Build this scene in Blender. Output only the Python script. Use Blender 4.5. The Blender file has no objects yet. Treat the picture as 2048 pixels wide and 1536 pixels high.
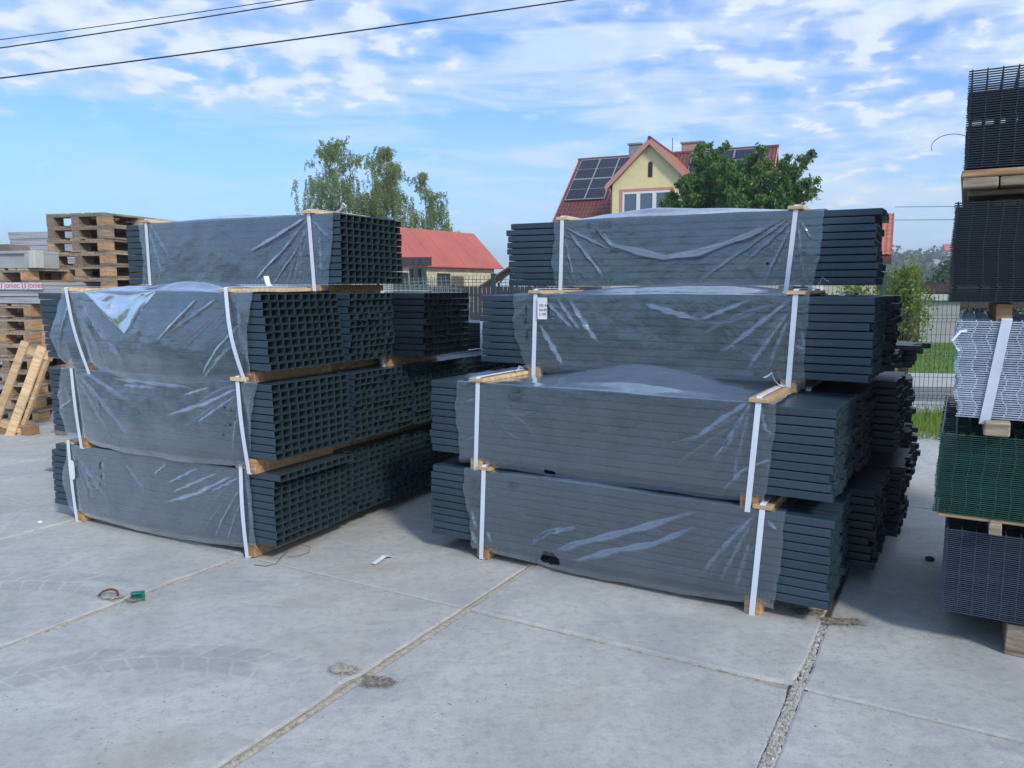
import bpy, math, random
import numpy as np
from mathutils import Vector, Matrix, noise
R = math.radians
rng = random.Random(7)
nr = np.random.RandomState(11)
scene = bpy.context.scene
COL = scene.collection

# ------------------------------------------------------------------ camera, sky, sun, exposure
cam_d = bpy.data.cameras.new("camera")
cam = bpy.data.objects.new("camera", cam_d); COL.objects.link(cam)
cam.location = (0, 0, 1.4718); cam.rotation_euler = (R(90 - 7.016), 0, 0)
cam_d.sensor_width = 36; cam_d.lens = 27.41; cam_d.clip_start = 0.05; cam_d.clip_end = 3000
scene.camera = cam
SUN_EL, SUN_AZ = R(37), R(150)          # azimuth clockwise from +Y
sun_d = bpy.data.lights.new("sun", 'SUN'); sun = bpy.data.objects.new("sun", sun_d); COL.objects.link(sun)
sun_d.energy = 2.0; sun_d.angle = R(9); sun_d.color = (1.0, 0.92, 0.80)
sd = Vector((math.sin(SUN_AZ)*math.cos(SUN_EL), math.cos(SUN_AZ)*math.cos(SUN_EL), math.sin(SUN_EL)))
sun.rotation_euler = (-sd).to_track_quat('-Z', 'Y').to_euler(); sun.location = sd*50
scene.view_settings.view_transform = 'Standard'; scene.view_settings.look = 'None'
scene.view_settings.exposure = 0.47; scene.view_settings.gamma = 1.0
scene.cycles.max_bounces = 8; scene.cycles.transparent_max_bounces = 16

def N(nt, t, **kw):
    n = nt.nodes.new(t)
    for k, v in kw.items():
        if k in ('loc',): continue
        if hasattr(n, k) and k not in n.inputs: setattr(n, k, v)
        else: n.inputs[k].default_value = v
    return n
def ramp(nt, fac, stops, interp='LINEAR'):
    n = nt.nodes.new('ShaderNodeValToRGB'); cr = n.color_ramp; cr.interpolation = interp
    while len(cr.elements) < len(stops): cr.elements.new(0.5)
    for e, (p, c) in zip(cr.elements, stops):
        e.position = p; e.color = (*c, 1) if len(c) == 3 else c
    nt.links.new(fac, n.inputs['Fac']); return n.outputs['Color']
def g(v): return (v, v, v)
def math_(nt, op, a, b=None, c=None):
    n = nt.nodes.new('ShaderNodeMath'); n.operation = op
    for i, v in enumerate((a, b, c)):
        if v is None: continue
        if isinstance(v, (int, float)): n.inputs[i].default_value = v
        else: nt.links.new(v, n.inputs[i])
    return n.outputs[0]
def mixc(nt, fac, a, b, blend='MIX'):
    n = nt.nodes.new('ShaderNodeMix'); n.data_type = 'RGBA'; n.blend_type = blend
    for i, v in ((0, fac), (6, a), (7, b)):
        if isinstance(v, (int, float)): n.inputs[i].default_value = v
        elif isinstance(v, tuple): n.inputs[i].default_value = (*v, 1)
        else: nt.links.new(v, n.inputs[i])
    return n.outputs[2]
def noise_(nt, vec, scale, detail=4, rough=0.55, dist=0.0):
    n = nt.nodes.new('ShaderNodeTexNoise'); n.inputs['Scale'].default_value = scale
    n.inputs['Detail'].default_value = detail; n.inputs['Roughness'].default_value = rough
    n.inputs['Distortion'].default_value = dist
    if vec is not None: nt.links.new(vec, n.inputs['Vector'])
    return n.outputs['Fac']

def make_world():
    w = bpy.data.worlds.new("World"); scene.world = w; w.use_nodes = True
    nt = w.node_tree; nt.nodes.clear(); L = nt.links
    out = nt.nodes.new('ShaderNodeOutputWorld'); bg = nt.nodes.new('ShaderNodeBackground')
    bg.inputs['Strength'].default_value = 0.105
    sky = nt.nodes.new('ShaderNodeTexSky'); sky.sky_type = 'NISHITA'; sky.sun_disc = False
    sky.sun_elevation = SUN_EL; sky.sun_rotation = SUN_AZ; sky.air_density = 1.15; sky.dust_density = 0.9; sky.ozone_density = 2.2
    tc = nt.nodes.new('ShaderNodeTexCoord'); sep = nt.nodes.new('ShaderNodeSeparateXYZ'); L.new(tc.outputs['Generated'], sep.inputs[0])
    X, Y, Z = sep.outputs
    zc = math_(nt, 'MAXIMUM', Z, 0.0)
    den = math_(nt, 'ADD', zc, 0.20)
    px = math_(nt, 'DIVIDE', X, den); py = math_(nt, 'DIVIDE', Y, den)
    comb = nt.nodes.new('ShaderNodeCombineXYZ'); L.new(px, comb.inputs[0]); L.new(py, comb.inputs[1])
    P = comb.outputs[0]
    cells = noise_(nt, P, 9.0, 5, 0.50, 0.15)
    big = noise_(nt, P, 2.0, 3, 0.5, 0.3)
    mid = noise_(nt, P, 4.4, 4, 0.5, 0.2)
    # how much of the sky the cloud field covers: more to the right, a bank on the left above 12 degrees
    az = math_(nt, 'ARCTAN2', X, Y)
    right = ramp(nt, math_(nt, 'MULTIPLY_ADD', az, 1.0, 0.5), [(0.50, g(0)), (0.66, g(0.6)), (0.9, g(1))])
    leftm = ramp(nt, math_(nt, 'MULTIPLY_ADD', az, 1.0, 0.5), [(0.30, g(1)), (0.47, g(0))])
    high = ramp(nt, Z, [(0.188, g(0)), (0.215, g(1)), (0.29, g(0.85)), (0.34, g(0.35))])
    lb = math_(nt, 'MULTIPLY', leftm, high)
    hiR = ramp(nt, Z, [(0.05, g(0.45)), (0.2, g(1))])
    rb = math_(nt, 'MULTIPLY', right, hiR)
    cov = math_(nt, 'ADD', math_(nt, 'MULTIPLY', lb, 0.27), math_(nt, 'MULTIPLY', rb, 0.20))
    hi2 = ramp(nt, Z, [(0.20, g(0)), (0.30, g(1))])
    cov = math_(nt, 'ADD', cov, math_(nt, 'MULTIPLY', hi2, 0.09))
    d = math_(nt, 'ADD', math_(nt, 'MULTIPLY', cells, 0.75), math_(nt, 'MULTIPLY', mid, 0.35))
    d = math_(nt, 'ADD', d, math_(nt, 'MULTIPLY', big, 0.30))
    d = math_(nt, 'ADD', d, cov)
    puff = ramp(nt, d, [(0.80, g(0)), (0.95, g(0.45)), (1.14, g(0.9))])
    # thin veil, drawn out sideways
    sc = nt.nodes.new('ShaderNodeCombineXYZ'); L.new(math_(nt, 'MULTIPLY', az, 3.0), sc.inputs[0]); L.new(math_(nt, 'MULTIPLY', Z, 22.0), sc.inputs[1])
    veiln = noise_(nt, sc.outputs[0], 1.3, 5, 0.55, 0.6)
    veil = ramp(nt, veiln, [(0.38, g(0.10)), (0.50, g(0.45)), (0.60, g(0.85))])
    vr = ramp(nt, math_(nt, 'MULTIPLY_ADD', az, 1.0, 0.5), [(0.2, g(0.45)), (0.5, g(0.9)), (0.8, g(1))])
    veil = math_(nt, 'MULTIPLY', veil, vr)
    low = ramp(nt, Z, [(0.0, g(0.65)), (0.10, g(0.5)), (0.2, g(0.2)), (0.3, g(0))])
    veil = math_(nt, 'MAXIMUM', veil, math_(nt, 'MULTIPLY', low, vr))
    base = mixc(nt, 1.0, sky.outputs[0], (0.58, 0.95, 1.46), 'MULTIPLY')
    wv = mixc(nt, veil, base, (5.1, 6.2, 7.6))
    shade = ramp(nt, cells, [(0.40, (4.3, 5.3, 6.9)), (0.62, (6.2, 6.8, 7.7))])
    col = mixc(nt, puff, wv, shade)
    L.new(col, bg.inputs['Color']); L.new(bg.outputs[0], out.inputs[0])
make_world()

# ------------------------------------------------------------------ materials
MATS = {}
def new_mat(name):
    m = bpy.data.materials.new(name); m.use_nodes = True; nt = m.node_tree; nt.nodes.clear()
    o = nt.nodes.new('ShaderNodeOutputMaterial'); b = nt.nodes.new('ShaderNodeBsdfPrincipled')
    nt.links.new(b.outputs[0], o.inputs[0]); return m, nt, b, o
def coords(nt, kind='Object', scale=None):
    tc = nt.nodes.new('ShaderNodeTexCoord'); v = tc.outputs[kind]
    if scale:
        mp = nt.nodes.new('ShaderNodeMapping'); mp.inputs['Scale'].default_value = scale; nt.links.new(v, mp.inputs[0]); v = mp.outputs[0]
    return v
def bump(nt, b, h, strength=0.3, dist=0.01):
    n = nt.nodes.new('ShaderNodeBump'); n.inputs['Strength'].default_value = strength; n.inputs['Distance'].default_value = dist
    nt.links.new(h, n.inputs['Height']); nt.links.new(n.outputs[0], b.inputs['Normal']); return n
def plain(name, col, rough=0.5, metal=0.0, var=0.15, scale=6.0, bs=0.0, objvar=0.0, sp=0.5):
    if name in MATS: return MATS[name]
    m, nt, b, o = new_mat(name)
    v = coords(nt); n = noise_(nt, v, scale, 5)
    c = ramp(nt, n, [(0.3, tuple(x*(1-var) for x in col)), (0.7, tuple(min(1, x*(1+var)) for x in col))])
    if objvar:
        oi = nt.nodes.new('ShaderNodeObjectInfo')
        k = ramp(nt, oi.outputs['Random'], [(0, g(1-objvar)), (1, g(1+objvar))])
        c = mixc(nt, 1.0, c, k, 'MULTIPLY')
    nt.links.new(c, b.inputs['Base Color']); b.inputs['Roughness'].default_value = rough; b.inputs['Metallic'].default_value = metal
    b.inputs['Specular IOR Level'].default_value = sp
    if bs: bump(nt, b, noise_(nt, v, scale*8, 4), bs, 0.005)
    MATS[name] = m; return m
def wood(name, c1, c2, rough=0.75, gscale=(1.5, 22, 22), objvar=0.22):
    if name in MATS: return MATS[name]
    m, nt, b, o = new_mat(name)
    oi = nt.nodes.new('ShaderNodeObjectInfo')
    v = coords(nt, 'Object')
    ad = nt.nodes.new('ShaderNodeVectorMath'); ad.operation = 'ADD'; nt.links.new(v, ad.inputs[0])
    sc = nt.nodes.new('ShaderNodeVectorMath'); sc.operation = 'SCALE'; sc.inputs[0].default_value = (37, 11, 23); nt.links.new(oi.outputs['Random'], sc.inputs['Scale'])
    nt.links.new(sc.outputs[0], ad.inputs[1])
    mp = nt.nodes.new('ShaderNodeMapping'); mp.inputs['Scale'].default_value = gscale; nt.links.new(ad.outputs[0], mp.inputs[0])
    n1 = noise_(nt, mp.outputs[0], 2.0, 6, 0.6, 0.8)
    n2 = noise_(nt, ad.outputs[0], 2.3, 3, 0.5)
    c = ramp(nt, n1, [(0.28, tuple(x*0.55 for x in c1)), (0.45, c1), (0.68, c2)])
    k = ramp(nt, oi.outputs['Random'], [(0, g(1-objvar)), (1, g(1+objvar))])
    c = mixc(nt, 1.0, c, k, 'MULTIPLY')
    c = mixc(nt, ramp(nt, n2, [(0.5, g(0)), (0.7, g(0.5))]), c, tuple(x*0.6 for x in c1))
    nt.links.new(c, b.inputs['Base Color']); b.inputs['Roughness'].default_value = rough
    bump(nt, b, n1, 0.35, 0.004); MATS[name] = m; return m

def m_tube():
    m, nt, b, o = new_mat('anthracite_coat')
    v = coords(nt); oi = nt.nodes.new('ShaderNodeObjectInfo')
    n = noise_(nt, v, 3.0, 4)
    c = ramp(nt, n, [(0.3, (0.026, 0.047, 0.068)), (0.7, (0.034, 0.059, 0.083))])
    k = ramp(nt, oi.outputs['Random'], [(0, g(0.88)), (1, g(1.14))])
    c = mixc(nt, 1.0, c, k, 'MULTIPLY')
    dust = noise_(nt, v, 9.0, 5, 0.65)
    c = mixc(nt, ramp(nt, dust, [(0.55, g(0)), (0.8, g(0.14))]), c, (0.16, 0.19, 0.21))
    nt.links.new(c, b.inputs['Base Color'])
    r = ramp(nt, noise_(nt, v, 14, 3), [(0.3, g(0.27)), (0.7, g(0.38))]); nt.links.new(r, b.inputs['Roughness'])
    b.inputs['Specular IOR Level'].default_value = 0.55
    bump(nt, b, noise_(nt, v, 420, 2), 0.06, 0.001)
    return m
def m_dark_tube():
    m, nt, b, o = new_mat('black_shade_coat')  # black posts, and shade painted onto the right stack's rear rows
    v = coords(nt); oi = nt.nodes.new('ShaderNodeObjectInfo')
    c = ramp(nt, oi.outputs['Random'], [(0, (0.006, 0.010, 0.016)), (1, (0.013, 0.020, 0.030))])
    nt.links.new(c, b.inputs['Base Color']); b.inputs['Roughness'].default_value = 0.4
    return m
def m_film():
    m, nt, b, o = new_mat('clear_film'); nt.nodes.remove(b); L = nt.links
    v = coords(nt)
    n1 = noise_(nt, v, 9, 5, 0.6, 0.7); n2 = noise_(nt, v, 30, 3, 0.5, 0.3)
    hgt = math_(nt, 'ADD', n1, math_(nt, 'MULTIPLY', n2, 0.05))
    bm = nt.nodes.new('ShaderNodeBump'); bm.inputs['Strength'].default_value = 0.25; bm.inputs['Distance'].default_value = 0.02; L.new(hgt, bm.inputs['Height'])
    tr = nt.nodes.new('ShaderNodeBsdfTransparent'); tr.inputs[0].default_value = (0.95, 0.965, 0.975, 1)
    df = nt.nodes.new('ShaderNodeBsdfDiffuse'); df.inputs[0].default_value = (0.55, 0.72, 0.94, 1); L.new(bm.outputs[0], df.inputs['Normal'])
    tl = nt.nodes.new('ShaderNodeBsdfTranslucent'); tl.inputs[0].default_value = (0.50, 0.60, 0.70, 1); L.new(bm.outputs[0], tl.inputs['Normal'])
    gl = nt.nodes.new('ShaderNodeBsdfGlossy'); gl.inputs['Roughness'].default_value = 0.12; L.new(bm.outputs[0], gl.inputs['Normal'])
    gl.inputs[0].default_value = (0.9, 0.95, 1, 1)
    dt = nt.nodes.new('ShaderNodeMixShader'); dt.inputs[0].default_value = 0.3; L.new(df.outputs[0], dt.inputs[1]); L.new(tl.outputs[0], dt.inputs[2])
    lw = nt.nodes.new('ShaderNodeLayerWeight'); lw.inputs['Blend'].default_value = 0.35; L.new(bm.outputs[0], lw.inputs['Normal'])
    haze = math_(nt, 'MULTIPLY_ADD', lw.outputs['Facing'], 0.36, 0.055)
    cl = ramp(nt, noise_(nt, v, 3.2, 5, 0.6, 0.5), [(0.3, g(0.7)), (0.7, g(1.25))])
    haze = math_(nt, 'MULTIPLY', haze, cl)
    at = nt.nodes.new('ShaderNodeAttribute'); at.attribute_name = 'painted_sheen'  # sky sheen painted as extra haze on pleats, creases and top
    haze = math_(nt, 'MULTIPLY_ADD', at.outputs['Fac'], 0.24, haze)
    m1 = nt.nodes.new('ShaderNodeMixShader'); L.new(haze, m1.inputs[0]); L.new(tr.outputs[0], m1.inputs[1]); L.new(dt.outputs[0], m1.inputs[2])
    fr = nt.nodes.new('ShaderNodeFresnel'); fr.inputs['IOR'].default_value = 1.5; L.new(bm.outputs[0], fr.inputs['Normal'])
    ff = math_(nt, 'MINIMUM', math_(nt, 'MULTIPLY_ADD', fr.outputs[0], 3.3, 0.0), 0.85)
    m2 = nt.nodes.new('ShaderNodeMixShader'); L.new(ff, m2.inputs[0]); L.new(m1.outputs[0], m2.inputs[1]); L.new(gl.outputs[0], m2.inputs[2])
    L.new(m2.outputs[0], o.inputs[0]); return m
def m_concrete():
    m, nt, b, o = new_mat('slab_concrete'); L = nt.links
    v = coords(nt, 'Object')
    big = noise_(nt, v, 0.55, 4, 0.55, 0.6); mid = noise_(nt, v, 2.4, 8, 0.62, 0.9); fine = noise_(nt, v, 22, 6, 0.7); grit = noise_(nt, v, 190, 3, 0.6)
    c = ramp(nt, mid, [(0.30, (0.36, 0.378, 0.382)), (0.5, (0.445, 0.46, 0.455)), (0.70, (0.53, 0.545, 0.53))])
    c = mixc(nt, ramp(nt, big, [(0.40, g(0)), (0.64, g(0.55))]), c, (0.43, 0.415, 0.385))
    c = mixc(nt, ramp(nt, fine, [(0.38, g(0.36)), (0.52, g(0))]), c, (0.24, 0.26, 0.27))
    c = mixc(nt, ramp(nt, grit, [(0.36, g(0.3)), (0.46, g(0))]), c, (0.20, 0.205, 0.22))
    # whitish trowel smears drawn out along the slab
    ms = coords(nt, 'Object', (1.2, 9, 1)); sm = noise_(nt, ms, 1.6, 6, 0.65, 1.4)
    c = mixc(nt, ramp(nt, sm, [(0.58, g(0)), (0.70, g(0.32))]), c, (0.58, 0.61, 0.61))
    # irregular mauve and ochre stains
    st = noise_(nt, coords(nt, 'Object', (1, 1.7, 1)), 1.15, 6, 0.66, 1.0)
    c = mixc(nt, ramp(nt, st, [(0.55, g(0)), (0.60, g(0.30)), (0.72, g(0.45))]), c, (0.30, 0.315, 0.345))
    st2 = noise_(nt, coords(nt, 'Object', (0.8, 1.9, 1)), 0.9, 6, 0.6, 0.8)
    c = mixc(nt, ramp(nt, st2, [(0.57, g(0)), (0.66, g(0.5))]), c, (0.34, 0.32, 0.26))
    # pin holes
    vo = nt.nodes.new('ShaderNodeTexVoronoi'); vo.inputs['Scale'].default_value = 26; L.new(v, vo.inputs['Vector'])
    pit = ramp(nt, vo.outputs['Distance'], [(0.06, g(1)), (0.13, g(0))])
    pm = ramp(nt, noise_(nt, v, 1.4, 4, 0.6), [(0.50, g(0)), (0.62, g(1))])
    pit = math_(nt, 'MULTIPLY', pit, pm)
    c = mixc(nt, math_(nt, 'MULTIPLY', pit, 0.75), c, (0.12, 0.12, 0.13))
    # tyre tread prints: two curved tracks of chevron lugs
    sep = nt.nodes.new('ShaderNodeSeparateXYZ'); L.new(v, sep.inputs[0])
    tread = None
    for cx, cy, r0, w, a0, a1 in ((-1.35, 1.98, 1.0, 0.115, 0.95, 2.35), (-2.45, 2.55, 1.25, 0.13, 0.9, 2.3)):
        dx = math_(nt, 'SUBTRACT', sep.outputs[0], cx); dy = math_(nt, 'SUBTRACT', sep.outputs[1], cy)
        rr = math_(nt, 'SQRT', math_(nt, 'ADD', math_(nt, 'MULTIPLY', dx, dx), math_(nt, 'MULTIPLY', dy, dy)))
        an = math_(nt, 'ARCTAN2', dy, dx)
        wob = math_(nt, 'MULTIPLY', math_(nt, 'SUBTRACT', noise_(nt, v, 9, 4, 0.6), 0.5), 0.05)
        an = math_(nt, 'ADD', an, wob); rr = math_(nt, 'ADD', rr, wob)
        t = math_(nt, 'DIVIDE', math_(nt, 'SUBTRACT', rr, r0), w)           # -1..1 across the track
        at = math_(nt, 'ABSOLUTE', t)
        ph = math_(nt, 'ADD', math_(nt, 'MULTIPLY', an, r0/0.11), math_(nt, 'MULTIPLY', at, 0.55))
        ph = math_(nt, 'ADD', ph, math_(nt, 'MULTIPLY', math_(nt, 'GREATER_THAN', t, 0.0), 0.5))
        fr = math_(nt, 'FRACT', ph)
        lug = math_(nt, 'MULTIPLY', math_(nt, 'GREATER_THAN', fr, 0.14), math_(nt, 'GREATER_THAN', at, 0.06))
        edge = ramp(nt, at, [(0.85, g(1)), (1.0, g(0))])
        ar = math_(nt, 'MULTIPLY', ramp(nt, math_(nt, 'MULTIPLY_ADD', an, 0.16, 0.5), [(a0*0.16+0.5-0.02, g(0)), (a0*0.16+0.53, g(1)), (a1*0.16+0.47, g(1)), (a1*0.16+0.5, g(0))]), edge)
        q = math_(nt, 'MULTIPLY', lug, ar)
        tread = q if tread is None else math_(nt, 'MAXIMUM', tread, q)
    tread = math_(nt, 'MULTIPLY', tread, ramp(nt, noise_(nt, v, 5, 4, 0.6), [(0.36, g(0)), (0.5, g(1))]))
    c = mixc(nt, math_(nt, 'MULTIPLY', tread, 0.36), c, (0.24, 0.255, 0.28))
    L.new(c, b.inputs['Base Color']); b.inputs['Roughness'].default_value = 0.72; b.inputs['Specular IOR Level'].default_value = 0.35
    h = math_(nt, 'ADD', math_(nt, 'MULTIPLY', fine, 0.5), math_(nt, 'MULTIPLY', grit, 0.25))
    h = math_(nt, 'SUBTRACT', math_(nt, 'ADD', h, math_(nt, 'MULTIPLY', mid, 1.0)), pit)
    bump(nt, b, h, 0.6, 0.008); return m
def m_soil(name, c1, c2, sc=30):
    m, nt, b, o = new_mat(name); v = coords(nt)
    n = noise_(nt, v, sc, 8, 0.7); n2 = noise_(nt, v, sc*0.12, 4)
    c = ramp(nt, n, [(0.32, tuple(x*0.45 for x in c1)), (0.5, c1), (0.7, c2)])
    c = mixc(nt, ramp(nt, n2, [(0.4, g(0)), (0.7, g(0.5))]), c, c2)
    nt.links.new(c, b.inputs['Base Color']); b.inputs['Roughness'].default_value = 0.95
    bump(nt, b, n, 0.8, 0.01); return m
def m_leaf(name, cols, rough=0.5, trans=0.35):
    m, nt, b, o = new_mat(name); L = nt.links
    ge = nt.nodes.new('ShaderNodeNewGeometry')
    st = [(i/(len(cols)-1), c) for i, c in enumerate(cols)]
    c = ramp(nt, ge.outputs['Random Per Island'], st)
    nb = noise_(nt, coords(nt), 1.1, 2)
    c = mixc(nt, ramp(nt, nb, [(0.35, g(0)), (0.7, g(0.55))]), c, cols[-1])
    L.new(c, b.inputs['Base Color']); b.inputs['Roughness'].default_value = rough
    tl = nt.nodes.new('ShaderNodeBsdfTranslucent'); L.new(c, tl.inputs[0])
    mx = nt.nodes.new('ShaderNodeMixShader'); mx.inputs[0].default_value = trans
    L.new(b.outputs[0], mx.inputs[1]); L.new(tl.outputs[0], mx.inputs[2]); L.new(mx.outputs[0], o.inputs[0]); return m
def m_slabs_grey():
    m, nt, b, o = new_mat('grey_boards'); v = coords(nt, 'Object', (0.6, 0.6, 26))
    n = noise_(nt, v, 2.2, 4, 0.6, 0.5)
    c = ramp(nt, n, [(0.33, (0.09, 0.095, 0.10)), (0.42, (0.34, 0.35, 0.37)), (0.7, (0.45, 0.47, 0.50))])
    nt.links.new(c, b.inputs['Base Color']); b.inputs['Roughness'].default_value = 0.85; bump(nt, b, n, 0.6, 0.01); return m

TUBE = m_tube(); BLACK_SHADE_TUBE = m_dark_tube(); FILM = m_film(); CONC = m_concrete()
STRAP = plain('white_strap', (0.70, 0.75, 0.84), 0.42, 0, 0.06, 3)
PINE = wood('new_pine', (0.38, 0.22, 0.11), (0.56, 0.37, 0.20))
PINE_END = wood('pale_pine', (0.56, 0.38, 0.20), (0.72, 0.54, 0.33))
OLDWOOD = wood('weathered_wood', (0.27, 0.21, 0.155), (0.45, 0.36, 0.26), 0.85, (2.5, 26, 26), 0.35)
GREYWOOD = wood('silver_wood', (0.22, 0.205, 0.195), (0.33, 0.31, 0.295), 0.9, (30, 3, 30), 0.2)
SAND = m_soil('joint_sand', (0.36, 0.32, 0.26), (0.50, 0.47, 0.41), 60)
DIRT = m_soil('brown_dirt', (0.17, 0.14, 0.12), (0.33, 0.29, 0.25), 55)
PAPER = plain('label_paper', (0.80, 0.82, 0.84), 0.7)
INK = plain('marker_ink', (0.03, 0.035, 0.04), 0.6)
GALV = plain('galvanised_wire', (0.50, 0.58, 0.69), 0.33, 0.35, 0.18, 30, 0, 0.15)
BLACKWIRE = plain('black_wire', (0.012, 0.016, 0.022), 0.38, 0, 0.1, 9, 0, 0.2)
GREENWIRE = plain('green_wire', (0.005, 0.055, 0.042), 0.36, 0, 0.15, 9, 0, 0.25)
BLUEWIRE = plain('anthracite_wire', (0.032, 0.045, 0.075), 0.38, 0, 0.1, 9, 0, 0.2)
CUT = plain('cut_steel_edge', (0.062, 0.09, 0.105), 0.35, 0.2, 0.3, 60)
ZINC = plain('tube_inside', (0.050, 0.082, 0.095), 0.3, 0.35, 0.15, 5)
FENCEM = plain('fence_green', (0.025, 0.05, 0.05), 0.4)

# ------------------------------------------------------------------ mesh helpers
class MB:
    def __init__(s): s.v = []; s.f = []; s.n = 0
    def add(s, v, f):
        s.v.extend([tuple(p) for p in v]); s.f.extend([tuple(i + s.n for i in q) for q in f]); s.n += len(v); return s
    def box(s, a, b, M=None, ch=0.0, jit=0.0):
        x0, y0, z0 = a; x1, y1, z1 = b
        if ch:
            c = min(ch, abs(x1-x0)*.3, abs(y1-y0)*.3, abs(z1-z0)*.3); v = []
            for X, sx in ((x0, 1), (x1, -1)):
                for Y, sy in ((y0, 1), (y1, -1)):
                    for Z, sz in ((z0, 1), (z1, -1)):
                        v += [(X, Y+c*sy, Z+c*sz), (X+c*sx, Y, Z+c*sz), (X+c*sx, Y+c*sy, Z)]
            def i(a, b, c_, k): return ((a*2+b)*2+c_)*3+k
            f = [(i(0,0,0,0), i(0,0,1,0), i(0,1,1,0), i(0,1,0,0)), (i(1,0,0,0), i(1,1,0,0), i(1,1,1,0), i(1,0,1,0)),
                 (i(0,0,0,1), i(1,0,0,1), i(1,0,1,1), i(0,0,1,1)), (i(0,1,0,1), i(0,1,1,1), i(1,1,1,1), i(1,1,0,1)),
                 (i(0,0,0,2), i(0,1,0,2), i(1,1,0,2), i(1,0,0,2)), (i(0,0,1,2), i(1,0,1,2), i(1,1,1,2), i(0,1,1,2))]
            for z in (0, 1):
                for y in (0, 1):
                    q = (i(0,y,z,1), i(0,y,z,2), i(1,y,z,2), i(1,y,z,1)); f.append(q if (y+z) % 2 == 1 else q[::-1])
            for z in (0, 1):
                for x in (0, 1):
                    q = (i(x,0,z,0), i(x,1,z,0), i(x,1,z,2), i(x,0,z,2)); f.append(q if (x+z) % 2 == 1 else q[::-1])
            for y in (0, 1):
                for x in (0, 1):
                    q = (i(x,y,0,0), i(x,y,0,1), i(x,y,1,1), i(x,y,1,0)); f.append(q if (x+y) % 2 == 1 else q[::-1])
            for x in (0, 1):
                for y in (0, 1):
                    for z in (0, 1):
                        q = (i(x,y,z,0), i(x,y,z,1), i(x,y,z,2)); f.append(q if (x+y+z) % 2 == 0 else q[::-1])
        else:
            v = [(x0,y0,z0),(x1,y0,z0),(x1,y1,z0),(x0,y1,z0),(x0,y0,z1),(x1,y0,z1),(x1,y1,z1),(x0,y1,z1)]
            f = [(0,3,2,1),(4,5,6,7),(0,1,5,4),(1,2,6,5),(2,3,7,6),(3,0,4,7)]
        if jit: v = [(p[0]+rng.uniform(-jit, jit), p[1]+rng.uniform(-jit, jit), p[2]+rng.uniform(-jit, jit)) for p in v]
        if M is not None: v = [M @ Vector(p) for p in v]
        return s.add(v, f)
    def tube(s, pts, r, k=6, cap=True):
        pts = [Vector(p) for p in pts]; n = len(pts); rs = r if isinstance(r, (list, tuple)) else [r]*n
        v = []; up = Vector((0, 0, 1))
        for i, p in enumerate(pts):
            d = (pts[min(i+1, n-1)] - pts[max(i-1, 0)]).normalized()
            a = d.cross(up)
            if a.length < 1e-3: a = d.cross(Vector((1, 0, 0)))
            a.normalize(); b = d.cross(a)
            for j in range(k):
                t = 2*math.pi*(j+0.5)/k; v.append(p + (a*math.cos(t) + b*math.sin(t))*rs[i])
        f = [(i*k+j, i*k+(j+1) % k, (i+1)*k+(j+1) % k, (i+1)*k+j) for i in range(n-1) for j in range(k)]
        if cap: f += [tuple(range(k))[::-1], tuple((n-1)*k+j for j in range(k))]
        return s.add(v, f)
    def prism(s, poly, y0, y1, M=None):          # polygon in x,z pushed along y
        n = len(poly); v = [(x, y0, z) for x, z in poly] + [(x, y1, z) for x, z in poly]
        f = [tuple(range(n)), tuple(range(2*n-1, n-1, -1))] + [(i, i+n, (i+1) % n+n, (i+1) % n) for i in range(n)]
        if M is not None: v = [M @ Vector(p) for p in v]
        return s.add(v, f)
    def mesh(s, name, mat, smooth=False):
        me = bpy.data.meshes.new(name); me.from_pydata(s.v, [], s.f); me.materials.append(mat)
        if smooth: me.polygons.foreach_set('use_smooth', [True]*len(me.polygons))
        me.update(); return me
    def build(s, name, mat, parent=None, loc=None, rot=None, smooth=False):
        return link(name, s.mesh(name, mat, smooth), parent, loc, rot)
def link(name, me, parent=None, loc=None, rot=None):
    o = bpy.data.objects.new(name, me); COL.objects.link(o)
    if parent is not None: o.parent = parent
    if loc is not None: o.location = loc
    if rot is not None: o.rotation_euler = rot
    return o
def tag(o, label=None, cat=None, group=None, kind=None):
    if label: o['label'] = label
    if cat: o['category'] = cat
    if group: o['group'] = group
    if kind: o['kind'] = kind
    return o
def empty(name, loc, rz, label, cat, group=None):
    o = bpy.data.objects.new(name, None); COL.objects.link(o); o.empty_display_size = 0.1
    o.location = loc; o.rotation_euler = (0, 0, rz); return tag(o, label, cat, group)
def np_mesh(name, V, F, mat, smooth=False):
    me = bpy.data.meshes.new(name); V = np.asarray(V, dtype=np.float32); F = np.asarray(F, dtype=np.int32)
    me.vertices.add(len(V)); me.vertices.foreach_set('co', V.ravel())
    k = F.shape[1]; me.loops.add(F.size); me.loops.foreach_set('vertex_index', F.ravel())
    me.polygons.add(len(F)); me.polygons.foreach_set('loop_start', np.arange(0, F.size, k, dtype=np.int32))
    me.polygons.foreach_set('loop_total', np.full(len(F), k, dtype=np.int32))
    me.materials.append(mat); me.update(calc_edges=True)
    if smooth: me.polygons.foreach_set('use_smooth', np.ones(len(F), dtype=bool))
    return me
def leaves(P, size, mat, name, droop=0.0, aspect=2.0):
    P = np.asarray(P); n = len(P)
    a = nr.normal(size=(n, 3)); a[:, 2] -= droop; a /= np.linalg.norm(a, axis=1)[:, None]
    b = nr.normal(size=(n, 3)); b -= (b*a).sum(1)[:, None]*a; b /= np.linalg.norm(b, axis=1)[:, None]
    s = size*nr.uniform(0.6, 1.35, n)[:, None]
    V = np.stack([P - a*s*.5, P + b*s*.5/aspect, P + a*s*.5, P - b*s*.5/aspect], 1).reshape(-1, 3)
    return np_mesh(name, V, np.arange(4*n).reshape(n, 4), mat)
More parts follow.
